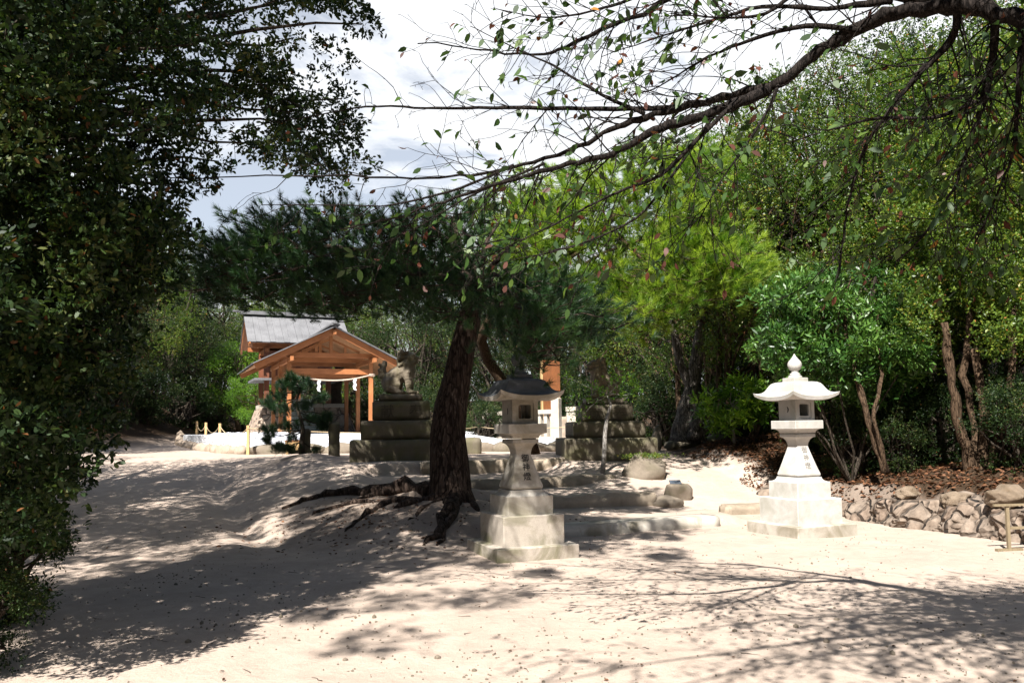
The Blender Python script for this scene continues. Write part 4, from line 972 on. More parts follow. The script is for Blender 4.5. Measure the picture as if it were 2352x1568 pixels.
for i, v in enumerate(m.v):
    vv = Vector(v); m.v[i] = tuple(vv + Vector((1, 1, 1)) * 0.02 * mnoise.noise(vv * 6))
m.build('root', B_pine, bp, True)

lp = thing('pine_tree', 'sunlit bright green pine with a slender leaning stem behind the right lion', 'pine tree', (0.55, 19.0, 0.9)); O = np.array(lp.location)
m = MB(); pth = [(1228, 990, 19.0), (1190, 920, 18.9), (1160, 885, 18.8), (1120, 825, 18.6), (1105, 780, 18.2), (1130, 720, 17.6), (1220, 640, 17.0), (1330, 560, 16.6), (1420, 490, 16.4), (1480, 420, 16.4), (1500, 360, 16.4)]
P_ = [atV(*p) - Vector(O) for p in pth]; P_[0].z = -0.1
m.tube(P_, [0.17, 0.15, 0.14, 0.13, 0.125, 0.12, 0.11, 0.09, 0.07, 0.05, 0.03], 10)
for tgt in ((1250, 430, 16), (1350, 400, 17), (1600, 350, 16), (1680, 600, 15), (1560, 640, 14.6), (1420, 690, 14.8), (1280, 620, 15), (1500, 540, 15.2), (1600, 470, 16.5), (1460, 740, 16), (1180, 560, 17)):
    a = P_[5].lerp(P_[8], rng.uniform()); pts = limb_path(a, atV(*tgt) - Vector(O), rng, 7, 0.12); m.tube(pts, np.linspace(0.06, 0.014, len(pts)), 6, cap=False)
top = [(1110, 450), (1200, 415), (1300, 375), (1400, 365), (1480, 330), (1560, 320), (1640, 345), (1660, 560), (1700, 560), (1740, 570)]
bot = [(1110, 680), (1250, 730), (1400, 760), (1480, 770), (1560, 715), (1640, 690), (1700, 680), (1740, 600)]
pads = region_pts(400, top, bot, 1120, 1715, 14.4, 17.6, rng, 1.0, lambda x, y, Y: not (x > 1590 and 420 < y < 545 and Y < 16.5)) - O; per = 9
T, D = pine_tips(pads, per, 0.34, (2.5, -2.5), rng); pine_twigs(m, T, D, pads, per, rng, 3)
m.build('trunk', B_brown, lp, True)
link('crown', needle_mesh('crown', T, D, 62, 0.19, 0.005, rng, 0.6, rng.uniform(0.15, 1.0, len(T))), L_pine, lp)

yp_x = at(303, 458, 18.1).x
yp = thing('young_pine', 'small young pine with dark tufted tiers standing before the gravel bed', 'young pine', (yp_x, 18.1, gz(yp_x, 18.1) - 0.05)); O = np.array(yp.location)
m = MB(); pth = [(693, 1056, 18.1), (693, 1015, 18.1), (696, 985, 18.1), (691, 960, 18.1), (683, 940, 18.1), (682, 915, 18.1), (690, 895, 18.1), (678, 878, 18.1), (668, 862, 18.1)]
P_ = [atV(*p) - Vector(O) for p in pth]; m.tube(P_, [0.075, 0.062, 0.05, 0.042, 0.035, 0.03, 0.024, 0.016, 0.01], 8)
tf = []
for vx, vy, k, sp in ((650, 880, 9, .15), (700, 872, 7, .12), (668, 862, 5, .1), (618, 920, 9, .14), (640, 935, 8, .15), (700, 925, 6, .15), (735, 910, 6, .12), (752, 955, 9, .13), (722, 958, 7, .12), (655, 972, 6, .15), (620, 985, 8, .14), (612, 1005, 5, .1), (640, 1022, 9, .13), (665, 1025, 5, .1), (672, 1000, 4, .1), (745, 975, 4, .1), (728, 1028, 3, .05), (690, 890, 5, .14), (640, 905, 5, .12)):
    Y = 18.1 + rng.uniform(-0.5, 0.5); c = np.array(atV(vx, vy, Y)) - O; pts = limb_path(np.array(P_[int(np.clip((1056 - vy) / 24, 1, 7))]), c, rng, 4, 0.2); m.tube(pts, np.linspace(0.02, 0.006, len(pts)), 5, cap=False)
    for _ in range(int(k * 2.4) + 2): tf.append(c + rng.normal(size=3) * np.array([sp, sp, sp * 0.5]) * 0.8)
T = np.array(tf); D = unit(unit(T * np.array([1, 1, 0])) * 0.4 + np.array([0, 0, 0.8]) + rng.normal(size=T.shape) * 0.3)
m.build('trunk', B_dark, yp, True)
link('crown', needle_mesh('crown', T, D, 80, 0.15, 0.0036, rng, 0.8, rng.uniform(0.0, 0.6, len(T))), L_pine_d, yp)

# ------------------------------------------------------------------ left evergreen (near) and its neighbours out of frame
rng = np.random.default_rng(5)
def lb(y):
    return np.interp(y, [-80, 0, 100, 200, 300, 370, 420, 450, 520, 600, 700, 800, 900, 1000, 1050, 1120, 1200, 1260, 1400], [880, 885, 875, 850, 835, 870, 850, 640, 440, 385, 390, 320, 260, 230, 185, 165, 115, 60, 5])
gaps = [(520, 335, 60, 26), (665, 445, 70, 60), (610, 395, 45, 30), (450, 480, 30, 50), (770, 470, 60, 50), (380, 250, 40, 18), (560, 255, 45, 20), (300, 60, 40, 25), (820, 250, 30, 30), (440, 350, 40, 22)]
def leftY(vx, vy): return 5.2 + 3.2 * (vx / 880.0)
cs = []
while len(cs) < 455:
    vx = rng.uniform(-140, 900); vy = rng.uniform(-90, 1215); b = lb(vy)
    if vx > b - 12: continue
    if any(((vx - g[0]) / g[2]) ** 2 + ((vy - g[1]) / g[3]) ** 2 < 1 for g in gaps): continue
    Y = leftY(max(vx, 0), vy) + rng.uniform(-0.9, 1.3)
    if vx > 250 and vy < 480 and rng.uniform() < 0.38: continue
    cs.append(tuple(atV(vx, vy, Y)))
cs = np.array(cs); lt = thing('evergreen_tree', 'dense dark small leaved evergreen tree filling the left side, nearest the viewer', 'tree', (-5.0, 6.6, gz(-5, 6.6)))
O = np.array(lt.location); m = MB()
tp = [Vector((0, 0, -0.1)), Vector((0.05, 0, 1.0)), Vector((0.2, 0.1, 2.2)), Vector((0.15, 0.05, 3.6)), Vector((0.4, 0, 5.2)), Vector((0.5, 0, 7.5))]
m.tube(tp, [0.24, 0.2, 0.17, 0.14, 0.10, 0.05], 10)
for c in cs[rng.choice(len(cs), 120, replace=False)] - O:
    st = tp[1].lerp(tp[4], float(np.clip((c[2] - 0.3) / 5.5, 0.05, 0.9))); pts = limb_path(st, c, rng, 7, 0.14); m.tube(pts, np.linspace(0.045, 0.007, len(pts)), 5, cap=False)
m.build('trunk', B_dark, lt, True)
rs = np.where(rng.uniform(size=len(cs)) < 0.5, 0.2, 0.27)
link('crown', crown_mesh('crown', cs - O, rs, 41, 7, 0.052, rng, 6, 0.46, 0.95), L_oak, lt)
ucs = ell_shell((-4.9, 4.7, 8.8), (3.3, 5.2, 1.7), 185, rng, 0.2)
ucs = np.array([q for q in ucs if ((q[0] + 4.7) / 1.1) ** 2 + ((q[1] - 1.5) / 1.2) ** 2 > 1])  # gap shaped to let sun onto the near foliage
ucs = np.vstack([ucs, ell_shell((-2.2, 4.4, 9.2), (1.2, 2.0, 0.8), 34, rng, 0.2), ell_shell((-4.8, 11.2, 9.9), (2.4, 2.2, 1.0), 85, rng, 0.2), ell_shell((-4.4, 4.4, 9.0), (4.0, 6.2, 1.6), 42, rng, 0.85), ell_shell((-1.6, 6.6, 9.2), (1.9, 3.4, 0.9), 34, rng, 0.2)])  # unseen leaf clumps added overhead to shade the lantern, pedestal and steps
link('unseen_shade_crown', crown_mesh('unseen_shade_crown', ucs - O, np.where(rng.uniform(size=len(ucs)) < 0.6, 0.42, 0.25), 85, 6, 0.08, rng, 4, 0.5), L_oak, lt)

def off_tree(name, label, base, c, r, n, leaf, seed, mat=L_oak, per=80, sr=0.55, inner=0.3):
    rng = np.random.default_rng(seed); t = thing(name, label, 'tree', base); O = np.array(base, float); m = MB()
    c = np.array(c, float); m.tube([Vector((0, 0, -0.2)), Vector((c - O) * 0.5), Vector(c - O)], [0.2, 0.14, 0.06], 8)
    cs = ell_shell(c, r, n, rng, inner)
    for q in cs[:40] - O: m.tube(limb_path((c - O) * rng.uniform(0.4, 1), q, rng, 5, 0.15), np.linspace(0.05, 0.01, 6), 5, cap=False)
    m.build('trunk', B_dark, t, True); link('crown', crown_mesh('crown', cs - O, np.full(n, sr), per, 6, leaf, rng, 4, 0.5), mat, t); return t
off_tree('evergreen_tree', 'evergreen tree outside the picture behind the viewer at left, shading the path', (-7.2, 1.2, 0), (-7.4, 1.9, 6.4), (2.5, 2.3, 1.9), 62, 0.085, 31, sr=0.42, per=90)
off_tree('evergreen_tree', 'evergreen tree outside the picture further left, shading the far path', (-10.5, 9.5, 0.3), (-8.4, 9.8, 7.4), (3.0, 4.6, 2.6), 205, 0.08, 32)

# ------------------------------------------------------------------ cherry tree overhead
rng = np.random.default_rng(14)
ch = thing('cherry_tree', 'near overhanging cherry tree with bare twigs and browning leaves reaching in from the right', 'tree', (4.9, 3.2, 0))
O = np.array(ch.location); wood_mb = MB(); LP, LD, LT = [], [], []
def leaf_at(p, d, dead=False):
    LP.append(np.array(p)); LD.append(np.array(d)); LT.append(rng.uniform(0.80, 1.0) if dead else rng.uniform(0, 0.74))
def twig(p, d, L, r, depth, leafy):
    n = max(3, int(L / 0.07)); pts = [Vector(p)]; d = Vector(d).normalized()
    for i in range(n):
        d = (d + Vector(rng.normal(size=3)) * 0.13 + Vector((0, 0, -0.012))).normalized(); pts.append(pts[-1] + d * (L / n))
        if depth > 0 and rng.uniform() < 0.30:
            s = Vector(rng.normal(size=3)); s = (d * 0.8 + s.normalized() * 0.75).normalized(); twig(pts[-1], s, L * rng.uniform(0.3, 0.6), r * 0.6, depth - 1, leafy)
        if rng.uniform() < leafy * 0.5:
            leaf_at(pts[-1], unit(np.array([d + Vector(rng.normal(size=3)) * 0.6 + Vector((0, 0, -0.7))]))[0], rng.uniform() < 0.17)
        elif rng.uniform() < 0.25:   # bud spur
            q = pts[-1]; s = (d + Vector(rng.normal(size=3))).normalized() * 0.018; wood_mb.tube([q - Vector(O), q + s - Vector(O)], [0.0025, 0.0015], 3)
    wood_mb.tube([q - Vector(O) for q in pts], np.linspace(r, max(r * 0.35, 0.0016), len(pts)), 5 if r > 0.005 else 4, cap=False)
    if rng.uniform() < leafy + 0.05: leaf_at(pts[-1], [d.x, d.y, d.z - 0.6], rng.uniform() < 0.3)
def branch(pts, r0, r1, ntw, leafy, L=0.55, spread=(0, 0), first=0.0, dep=2):
    P = [atV(*p) if len(p) == 3 and p[0] > 20 else Vector(p) for p in pts]
    # smooth
    Q = []
    for i in range(len(P) - 1):
        p0 = P[max(i - 1, 0)]; p1 = P[i]; p2 = P[i + 1]; p3 = P[min(i + 2, len(P) - 1)]
        for k in range(5):
            t = k / 5; Q.append(0.5 * ((2 * p1) + (-p0 + p2) * t + (2 * p0 - 5 * p1 + 4 * p2 - p3) * t * t + (-p0 + 3 * p1 - 3 * p2 + p3) * t ** 3))
    Q.append(P[-1]); Q = [q + Vector(rng.normal(size=3)) * r0 * 0.12 for q in Q]
    rr = (r1 + (r0 - r1) * (1 - np.linspace(0, 1, len(Q))) ** 1.5) * (1 + 0.08 * rng.normal(size=len(Q)))
    wood_mb.tube([q - Vector(O) for q in Q], rr, 10 if r0 > 0.03 else 7, cap=False)
    for _ in range(ntw):
        i = int(rng.uniform(first, 1) * (len(Q) - 2)); d = (Q[i + 1] - Q[i]).normalized(); s = Vector(rng.normal(size=3)); s = (s - d * s.dot(d)).normalized()
        dd = (d * rng.uniform(0.5, 1.2) + s * 0.8 + Vector((spread[0], 0, spread[1]))).normalized()
        twig(Q[i], dd, L * rng.uniform(0.5, 1.4), max(0.0035, rr[i] * 0.3) if rr[i] < 0.02 else 0.006, dep, leafy)
trunk = [Vector((4.9, 3.2, -0.1)), Vector((4.85, 3.25, 1.0)), Vector((4.7, 3.35, 2.2)), Vector((4.35, 3.5, 3.1)), Vector((3.9, 3.7, 3.55))]
wood_mb.tube([q - Vector(O) for q in trunk], [0.26, 0.22, 0.2, 0.18, 0.15], 14)
E4 = (3.9, 3.7, 3.55)
# main limbs (given as picture-space guides at plausible depth)
branch([E4, (2480, 60, 4.0), (2352, 45, 4.2), (2200, 12, 4.4), (2050, -10, 4.6), (1850, -40, 4.9), (1650, -70, 5.2), (1480, 30, 5.5), (1330, 90, 5.7), (1250, 125, 5.8), (1100, 112, 6.0), (960, 98, 6.2)], 0.07, 0.005, 20, 0.05, 0.5, first=0.55)
branch([(2200, 12, 4.4), (2060, 30, 4.6), (1950, 75, 4.8), (1870, 125, 4.9), (1790, 190, 5.0), (1700, 215, 5.1), (1600, 240, 5.2), (1500, 262, 5.25), (1420, 290, 5.3), (1330, 335, 5.4), (1200, 378, 5.5), (1080, 400, 5.6), (950, 408, 5.7), (760, 402, 5.9), (500, 405, 6.1), (230, 410, 6.3)], 0.049, 0.004, 42, 0.16, 0.5, first=0.25)
branch([(1760, 205, 5.05), (1700, 235, 4.9), (1600, 270, 4.85), (1500, 300, 4.8), (1420, 345, 4.85), (1330, 372, 4.9), (1220, 400, 5.0), (1120, 430, 5.1), (1000, 470, 5.2), (900, 500, 5.3), (780, 525, 5.4)], 0.04, 0.005, 34, 0.30, 0.5, first=0.3)
branch([(1600, 240, 5.2), (1480, 250, 5.4), (1300, 248, 5.6), (1100, 248, 5.8), (980, 248, 5.9), (840, 245, 6.1), (700, 270, 6.3), (600, 285, 6.4)], 0.022, 0.004, 26, 0.07, 0.4)
branch([(1480, 262, 5.2), (1380, 215, 5.3), (1270, 150, 5.5), (1180, 110, 5.7), (1080, 60, 5.9)], 0.016, 0.003, 14, 0.08, 0.4)
branch([(1700, 225, 4.8), (1620, 300, 4.6), (1520, 400, 4.6), (1420, 440, 4.7), (1300, 500, 4.8), (1180, 560, 4.9), (1085, 600, 5.0)], 0.018, 0.003, 30, 0.38, 0.42)
branch([(1650, 245, 4.9), (1560, 380, 4.7), (1460, 500, 4.6), (1330, 560, 4.7), (1220, 590, 4.8)], 0.014, 0.003, 26, 0.4, 0.4)
branch([(1180, 378, 5.4), (1060, 430, 5.5), (900, 470, 5.6), (780, 470, 5.7), (600, 470, 5.9)], 0.012, 0.003, 22, 0.35, 0.35)
branch([(1250, 375, 5.4), (1080, 450, 5.3), (960, 520, 5.4), (840, 575, 5.5)], 0.01, 0.003, 16, 0.3, 0.35)
# right-hand hanging boughs
branch([(2200, 12, 4.4), (2190, 80, 4.5), (2120, 160, 4.6), (2060, 230, 4.7), (1990, 330, 4.8), (1960, 420, 4.9), (1940, 520, 5.0), (1925, 640, 5.1)], 0.027, 0.005, 42, 0.40, 0.5)
branch([(2290, 30, 4.3), (2280, 120, 4.4), (2262, 220, 4.5), (2225, 330, 4.6), (2190, 430, 4.7), (2120, 540, 4.8), (2060, 600, 4.9)], 0.027, 0.005, 42, 0.40, 0.5)
branch([(2262, 220, 4.5), (2150, 270, 4.5), (2020, 270, 4.6), (1900, 300, 4.7), (1800, 330, 4.8)], 0.015, 0.004, 22, 0.35, 0.4)
branch([(2352, 45, 4.2), (2340, 200, 4.2), (2330, 330, 4.3), (2300, 420, 4.4), (2240, 560, 4.5)], 0.025, 0.004, 30, 0.45, 0.5)
branch([(1790, 190, 5.0), (1760, 260, 4.9), (1700, 350, 4.8), (1640, 440, 4.8), (1600, 520, 4.8)], 0.014, 0.003, 18, 0.22, 0.4)
branch([(1980, 70, 4.7), (1850, 60, 4.9), (1700, 100, 5.0), (1600, 145, 5.1), (1500, 205, 5.2), (1440, 215, 5.2)], 0.02, 0.003, 22, 0.18, 0.45)
branch([(2050, 0, 4.6), (1900, 20, 4.8), (1750, 15, 4.9), (1600, 60, 5.0), (1480, 95, 5.1), (1380, 130, 5.2)], 0.022, 0.003, 24, 0.26, 0.45)
branch([(1650, -70, 5.2), (1500, -20, 5.2), (1380, 20, 5.3), (1260, 40, 5.3), (1140, 20, 5.4)], 0.02, 0.003, 34, 0.55, 0.4)
branch([(1850, -40, 4.9), (1760, 30, 4.8), (1650, 40, 4.8), (1540, 30, 4.9)], 0.018, 0.003, 26, 0.45, 0.4)
# crown over and behind the viewer
for tgt, k in (((1.5, 0.4, 4.9), .38), ((0.2, 1.6, 5.1), .5), ((2.8, 0.0, 4.8), .6), ((1.0, 2.6, 5.0), .5), ((-1.8, 0.4, 5.6), .6), ((0.6, 0.0, 5.3), .6), ((1.8, 1.6, 5.4), .6), ((0.8, 1.2, 4.8), .6), ((1.6, 2.2, 4.6), .6), ((2.6, 1.2, 4.7), .6), ((-0.4, 2.2, 5.0), .6), ((3.2, 1.2, 5.2), .6), ((3.0, 2.4, 5.5), .6), ((3.0, 1.8, 5.1), .34), ((-0.8, 0.6, 5.2), .25), ((3.9, 0.9, 5.0), .42), ((2.2, 3.0, 5.1), .26), ((3.6, 3.0, 5.2), .35)):
    a = Vector((3.9, 3.7, 3.55)); b_ = Vector(tgt); mid = a.lerp(b_, 0.45) + Vector((0, 0, 0.35)); branch([tuple(a), tuple(mid), tuple(b_)], 0.05, 0.008, 34, 0.9, 0.8, dep=2)
wood_mb.build('trunk', B_cherry, ch, True)
LPa = np.array(LP) - O; LDa = unit(np.array(LD)); Ls = rng.uniform(0.05, 0.09, len(LPa)); Ls = np.where(np.array(LT) > 0.8, Ls * 0.75, Ls); print('cherry leaves', len(LPa))
v, f = leaf_geo(LPa, LDa, Ls, Ls * 0.5, rng, 6, (0, 0, 0.3), 0.35); link('foliage', np_mesh('foliage', v, f, LT), L_cherry, ch)

# ------------------------------------------------------------------ background woodland: a few crown meshes, shared by individual trees
def variant(seed, cz, r, n, per, k, leaf, sr, mat, stems, bark, ratio=0.45, h0=0.0):
    rng = np.random.default_rng(seed); cs = ell_shell((0, 0, cz), r, n, rng, 0.5)
    me = crown_mesh('crown', cs, rng.uniform(0.75, 1.25, n) * sr, per, k, leaf, rng, 4, ratio, 1.0); me.materials.append(mat)
    m = MB(); topz = cz + r[2] * 0.3
    for s_ in range(stems):
        a = 2 * pi * s_ / stems + rng.uniform(0, 1); sp = 0.0 if stems == 1 else 0.75
        p0 = Vector((0.10 * cos(a) * (stems > 1), 0.10 * sin(a) * (stems > 1), -0.25)); p3 = Vector((sp * cos(a) * r[0] * 0.6, sp * sin(a) * r[1] * 0.6, topz))
        pts = limb_path(p0, p3, rng, 7, 0.14); m.tube(pts, np.linspace(0.13 if stems == 1 else 0.075, 0.03, len(pts)), 7, cap=False)
        for q in cs[rng.choice(n, 16, replace=False)]: 
            j = rng.integers(2, 7); m.tube(limb_path(pts[j], q, rng, 4, 0.15), np.linspace(0.035, 0.008, 5), 4, cap=False)
    tm = m.mesh('trunk'); smooth(tm); tm.materials.append(bark); return me, tm
L_shade = L_oak
VAR = {
 'a': variant(101, 3.1, (1.8, 1.8, 2.1), 95, 95, 6, 0.040, 0.42, L_mix, 3, B_brown),
 'b': variant(102, 2.9, (1.9, 1.7, 1.9), 90, 95, 6, 0.044, 0.45, L_mix, 4, B_dark),
 'c': variant(103, 3.0, (1.7, 1.9, 2.2), 95, 95, 6, 0.040, 0.42, L_oak, 2, B_dark),
 'd': variant(104, 2.6, (1.7, 1.7, 1.7), 80, 100, 6, 0.042, 0.40, L_bright, 1, B_brown),
 's': variant(105, 0.75, (0.9, 0.9, 0.8), 50, 80, 6, 0.045, 0.28, L_shade, 5, B_dark),
}
def plant(kind, x, y, s, rz, label, group, cat='tree', name='broadleaf_tree', zz=None, sz=None):
    z = gz(x, y) if zz is None else zz; t = thing(name, label, cat, (x, y, z), rz, group); t.scale = (s, s, sz or s)
    for nm, me in zip(('crown', 'trunk'), VAR[kind]):
        o = bpy.data.objects.new(nm, me); COL.objects.link(o); o.parent = t
    return t
GB = 'broadleaf trees walling the clearing'
def PV(vx, Y): return atV(vx, 960, Y).x
right = [('a', 1700, 19.5, 1.45, 'olive green tree behind the fresh shrub, left edge of the right hand wood'), ('b', 1830, 21.0, 1.85, 'tall airy tree above the white lantern with thin top twigs against the sky'),
 ('a', 1950, 18.5, 1.75, 'tall pale green tree rising just right of the white lantern finial'), ('c', 2080, 20.0, 2.0, 'tall dark evergreen behind the overhanging cherry boughs at right'),
 ('b', 2200, 16.5, 1.65, 'broad sunlit tree over the multi stemmed trunks at right'), ('a', 2330, 15.0, 1.6, 'sunlit small leaved tree cut by the right edge of the picture'),
 ('c', 2330, 20.5, 2.0, 'dark evergreen in the far right corner behind the sunlit trees'), ('a', 1600, 23.0, 1.35, 'dull green tree between the right lion and the fresh shrub'),
 ('b', 2010, 15.2, 1.0, 'low leafy tree filling the bank between the lantern and the leaf litter'), ('c', 1760, 24.0, 1.7, 'dark evergreen deep behind the white lantern'), ('b', 2460, 14.0, 1.5, 'leafy tree leaning in from beyond the right edge'), ('c', 1900, 26.0, 2.1, 'dark background evergreen seen through the right hand trees'), ('c', 2200, 25.0, 2.2, 'dense background evergreen behind the broad sunlit tree')]
for i, (k, vx, Y, s, lab) in enumerate(right): plant(k, PV(vx, Y), Y, s, i * 1.3, lab, GB)
mid = [('b', 860, 39, 1.5, 'pale green tree behind the left lion and the pavilion eave'), ('c', 960, 36, 1.4, 'dull grey green tree left of the big pine trunk'), ('c', 1050, 37, 1.5, 'dark tree directly behind the big pine trunk'), ('c', 1150, 35, 1.4, 'bushy tree behind the shaded lantern roof'),
 ('c', 1260, 34, 1.35, 'grey green tree behind the orange board'), ('c', 1370, 32, 1.4, 'dark tree behind the right lion'), ('a', 1480, 30, 1.4, 'speckled olive tree right of the right lion'), ('c', 1560, 27, 1.3, 'dark evergreen over the gnarled old trunk'),
 ('c', 700, 44, 1.6, 'dark evergreen behind the main shrine'), ('c', 800, 42, 1.5, 'tree behind the ridge of the pavilion'), ('c', 1310, 38, 1.9, 'tall dark evergreen behind the stone balustrade'), ('c', 1200, 41, 1.8, 'dark evergreen far behind the shaded lantern'), ('c', 1450, 37, 1.8, 'dark evergreen in the deep wood right of the balustrade')]
for i, (k, vx, Y, s, lab) in enumerate(mid): plant(k, PV(vx, Y), Y, s, i * 0.9 + 0.4, lab, GB)
left = [('d', 545, 40, 1.15, 'bright yellow green tree just left of the shrine roof'), ('b', 470, 45, 1.75, 'grey green tree at the end of the path, tallest against the sky gap'), ('c', 380, 41, 1.7, 'dark tree at the end of the sandy path'), ('a', 300, 36, 1.5, 'dim green tree at the far left of the path end'),
 ('c', 560, 42, 1.2, 'dark tree beside the shrine rock platform'), ('a', 620, 47, 1.6, 'olive tree behind the left end of the shrine roof'), ('c', 200, 30, 1.5, 'dark tree behind the near evergreen at left'), ('c', 80, 24, 1.5, 'dark tree deep behind the near evergreen at the left edge'), ('b', 330, 52, 2.2, 'tall hazy tree beyond the path end'), ('d', 590, 38.5, 0.8, 'small bright green tree touching the shrine eave'), ('c', 440, 39, 1.1, 'low dark tree at the turn of the path')]
for i, (k, vx, Y, s, lab) in enumerate(left): plant(k, PV(vx, Y), Y, s, i * 1.1, lab, GB)
far = [(-34, 60, 2.4), (-26, 62, 2.5), (-19, 60, 2.1), (-12, 58, 2.0), (-5, 57, 2.2), (2, 56, 2.2), (9, 50, 2.3), (16, 44, 2.4), (21, 34, 2.4), (24, 26, 2.4), (-30, 48, 2.2), (-24, 36, 2.0), (-16, 22, 1.8), (-14, 16, 1.6), (14, 12, 1.6), (13, 18, 2.0), (16, 27, 2.3)]
for i, (x, y, s) in enumerate(far): plant('abc'[i % 3], x, y, s * (0.72 if y > 46 else 1), i * 2.0, 'hardly visible tree in the deep background of the wood', 'deep background trees')
around = [(-9, -3, 1.5), (-5.5, -6, 1.6), (-1.5, -8, 1.5), (2.5, -8, 1.5), (6.5, -6, 1.5), (9.5, -2.5, 1.6), (10.5, 2, 1.7), (10, 6.5, 1.6), (-10.5, 3, 1.9), (-8.5, 6, 1.7), (-13, 0, 2.2), (-10, -8, 2.3), (-4, -12, 2.4), (3, -12, 2.4), (9, -9, 2.3), (14, -4, 2.2), (14, 3, 2.2), (-9.5, 13.5, 1.6)]
for i, (x, y, s) in enumerate(around): plant('cab'[i % 3], x, y, s, i * 2.3, 'tree of the wood around and behind the viewer, outside the picture', 'wood around the viewer', zz=0.0)
wall = [('b', 250, 46, 1.5), ('a', 340, 47, 1.5), ('c', 420, 48, 1.5), ('b', 500, 49, 1.5), ('a', 580, 50, 1.6), ('c', 660, 50, 1.6), ('b', 740, 49, 1.6), ('a', 830, 47, 1.6), ('c', 920, 45, 1.6), ('b', 1000, 44, 1.5), ('a', 1090, 43, 1.5), ('c', 1520, 36, 1.9), ('b', 1620, 33, 1.7), ('c', 1660, 29, 1.7), ('a', 1740, 30, 1.8), ('b', 2060, 24, 1.9), ('c', 2300, 23, 2.0)]
for i, (k, vx, Y, s) in enumerate(wall): plant(k, PV(vx, Y), Y, s, i * 1.9, 'tree in the dense rear rank of the wood, seen only through gaps', 'rear rank of the wood')
GS = 'low shrubs at the foot of the trees'
shrubs = [('s', -15, 6.6, 0.75, 'dark bush under the near evergreen at the bottom left edge'), ('s', -60, 5.3, 0.5, 'small dark bush at the lowest left edge of the picture'), ('s', 1110, 28.5, 0.9, 'bright leafy shrub between the pine trunk and the shaded lantern'), ('s', 1135, 31, 1.1, 'dark shrub left of the stone balustrade'), ('s', 1440, 27, 1.3, 'dark shrub right behind the right lion pedestal'), ('s', 1530, 25, 1.3, 'dark shrub above the standing stone'),
 ('s', 1700, 21, 1.2, 'shadowed shrub under the trees left of the white lantern'), ('s', 1800, 20, 1.2, 'shadowed shrub just behind the white lantern'), ('s', 2130, 15, 1.0, 'low shrub in the leaf litter by the multi stemmed tree'), ('s', 1960, 14.6, 0.8, 'olive shrub on the bank between the slanting stem and the white lantern'), ('s', 2070, 14.0, 0.75, 'small shrub on the bank left of the multi stemmed tree'), ('s', 2170, 13.9, 0.8, 'small shrub right behind the base of the multi stemmed tree'), ('s', 2340, 12.0, 0.8, 'leafy shrub on the bank cut by the right picture edge'), ('s', 1900, 17, 1.2, 'shadowed undergrowth bush right behind the white lantern'),
 ('s', 262, 33, 1.5, 'dark bush at the far left where the path bends out of sight'), ('s', 225, 31, 1.6, 'dark bush glimpsed under the near evergreen at left'), ('s', 330, 35, 1.6, 'dark bush at the left of the path end'), ('s', 420, 38, 1.5, 'dark bush in the middle of the path end'), ('s', 500, 40, 1.5, 'dark bush behind the far rope posts'), ('s', 2300, 13.5, 0.9, 'leafy bush above the boulder at the right edge'), ('s', 1350, 30, 1.4, 'dark bush behind the balustrade railing'), ('s', 1240, 32, 1.5, 'dark bush behind the wooden board'), ('s', 880, 34, 1.4, 'leafy bush between the pavilion posts and the left lion'), ('s', 960, 31, 1.3, 'speckled bush behind the left pedestal')]
for i, (k, vx, Y, s, lab) in enumerate(shrubs): plant(k, PV(vx, Y), Y, s, i * 1.7, lab, GS, 'shrub', 'shrub')
# bare multi-stem trunks and old trunks that show below the crowns
def trunk_thing(label, guides, mat, name='old_trunk', cat='tree trunk'):
    P0 = atV(*guides[0][0][:3]); t = thing(name, label, cat, (P0.x, P0.y, P0.z)); m = MB()
    for g in guides:
        P_ = [atV(*q[:3]) - P0 for q in g]; R_ = [q[3] for q in g]; Q = []; RR = []
        for i in range(len(P_) - 1):
            for k in range(4): Q.append(P_[i].lerp(P_[i + 1], k / 4)); RR.append(R_[i] + (R_[i + 1] - R_[i]) * k / 4)
        Q.append(P_[-1]); RR.append(R_[-1]); b = len(m.v); m.tube(Q, RR, 12)
        for j in range(b, len(m.v)):
            v = Vector(m.v[j]); m.v[j] = tuple(v + Vector((mnoise.noise(v * 4), mnoise.noise(v * 4 + Vector((7, 0, 0))), 0)) * 0.06)
    m.build('trunk', mat, t, True); return t
trunk_thing('gnarled grey old trunk with a swollen base behind the standing stone', [[(1575, 1015, 19.5, .42), (1578, 985, 19.5, .36), (1580, 940, 19.5, .26), (1592, 890, 19.5, .2), (1600, 830, 19.5, .15), (1610, 740, 19.5, .12), (1640, 640, 19.5, .08)], [(1600, 1010, 19.2, .28), (1605, 960, 19.2, .22), (1610, 925, 19.2, .12)], [(1595, 900, 19.5, .14), (1560, 830, 19.5, .1), (1540, 720, 19.5, .07)]], B_grey, 'old_tree')
mst = trunk_thing('multi stemmed tree on the bank with several rising brown stems at right', [[(2240, 1118, 12.6, .16), (2225, 1050, 12.6, .1), (2200, 960, 12.6, .08), (2185, 860, 12.6, .07), (2170, 740, 12.6, .05)], [(2240, 1118, 12.6, .14), (2255, 1040, 12.6, .08), (2262, 930, 12.7, .065), (2240, 800, 12.8, .05)], [(2245, 1118, 12.6, .14), (2285, 1040, 12.5, .075), (2310, 950, 12.5, .06), (2325, 840, 12.5, .05), (2330, 700, 12.5, .04)], [(2235, 1118, 12.6, .12), (2240, 1000, 12.9, .06), (2215, 860, 13, .05), (2230, 700, 13, .04)]], B_brown, 'multi_stem_tree', 'tree')
rr_ = np.random.default_rng(55); cs = region_pts(130, [(2060, 330), (2200, 260), (2400, 240)], [(2060, 760), (2200, 790), (2400, 800)], 2070, 2420, 11.8, 14.0, rr_); cs = cs - np.array(mst.location)
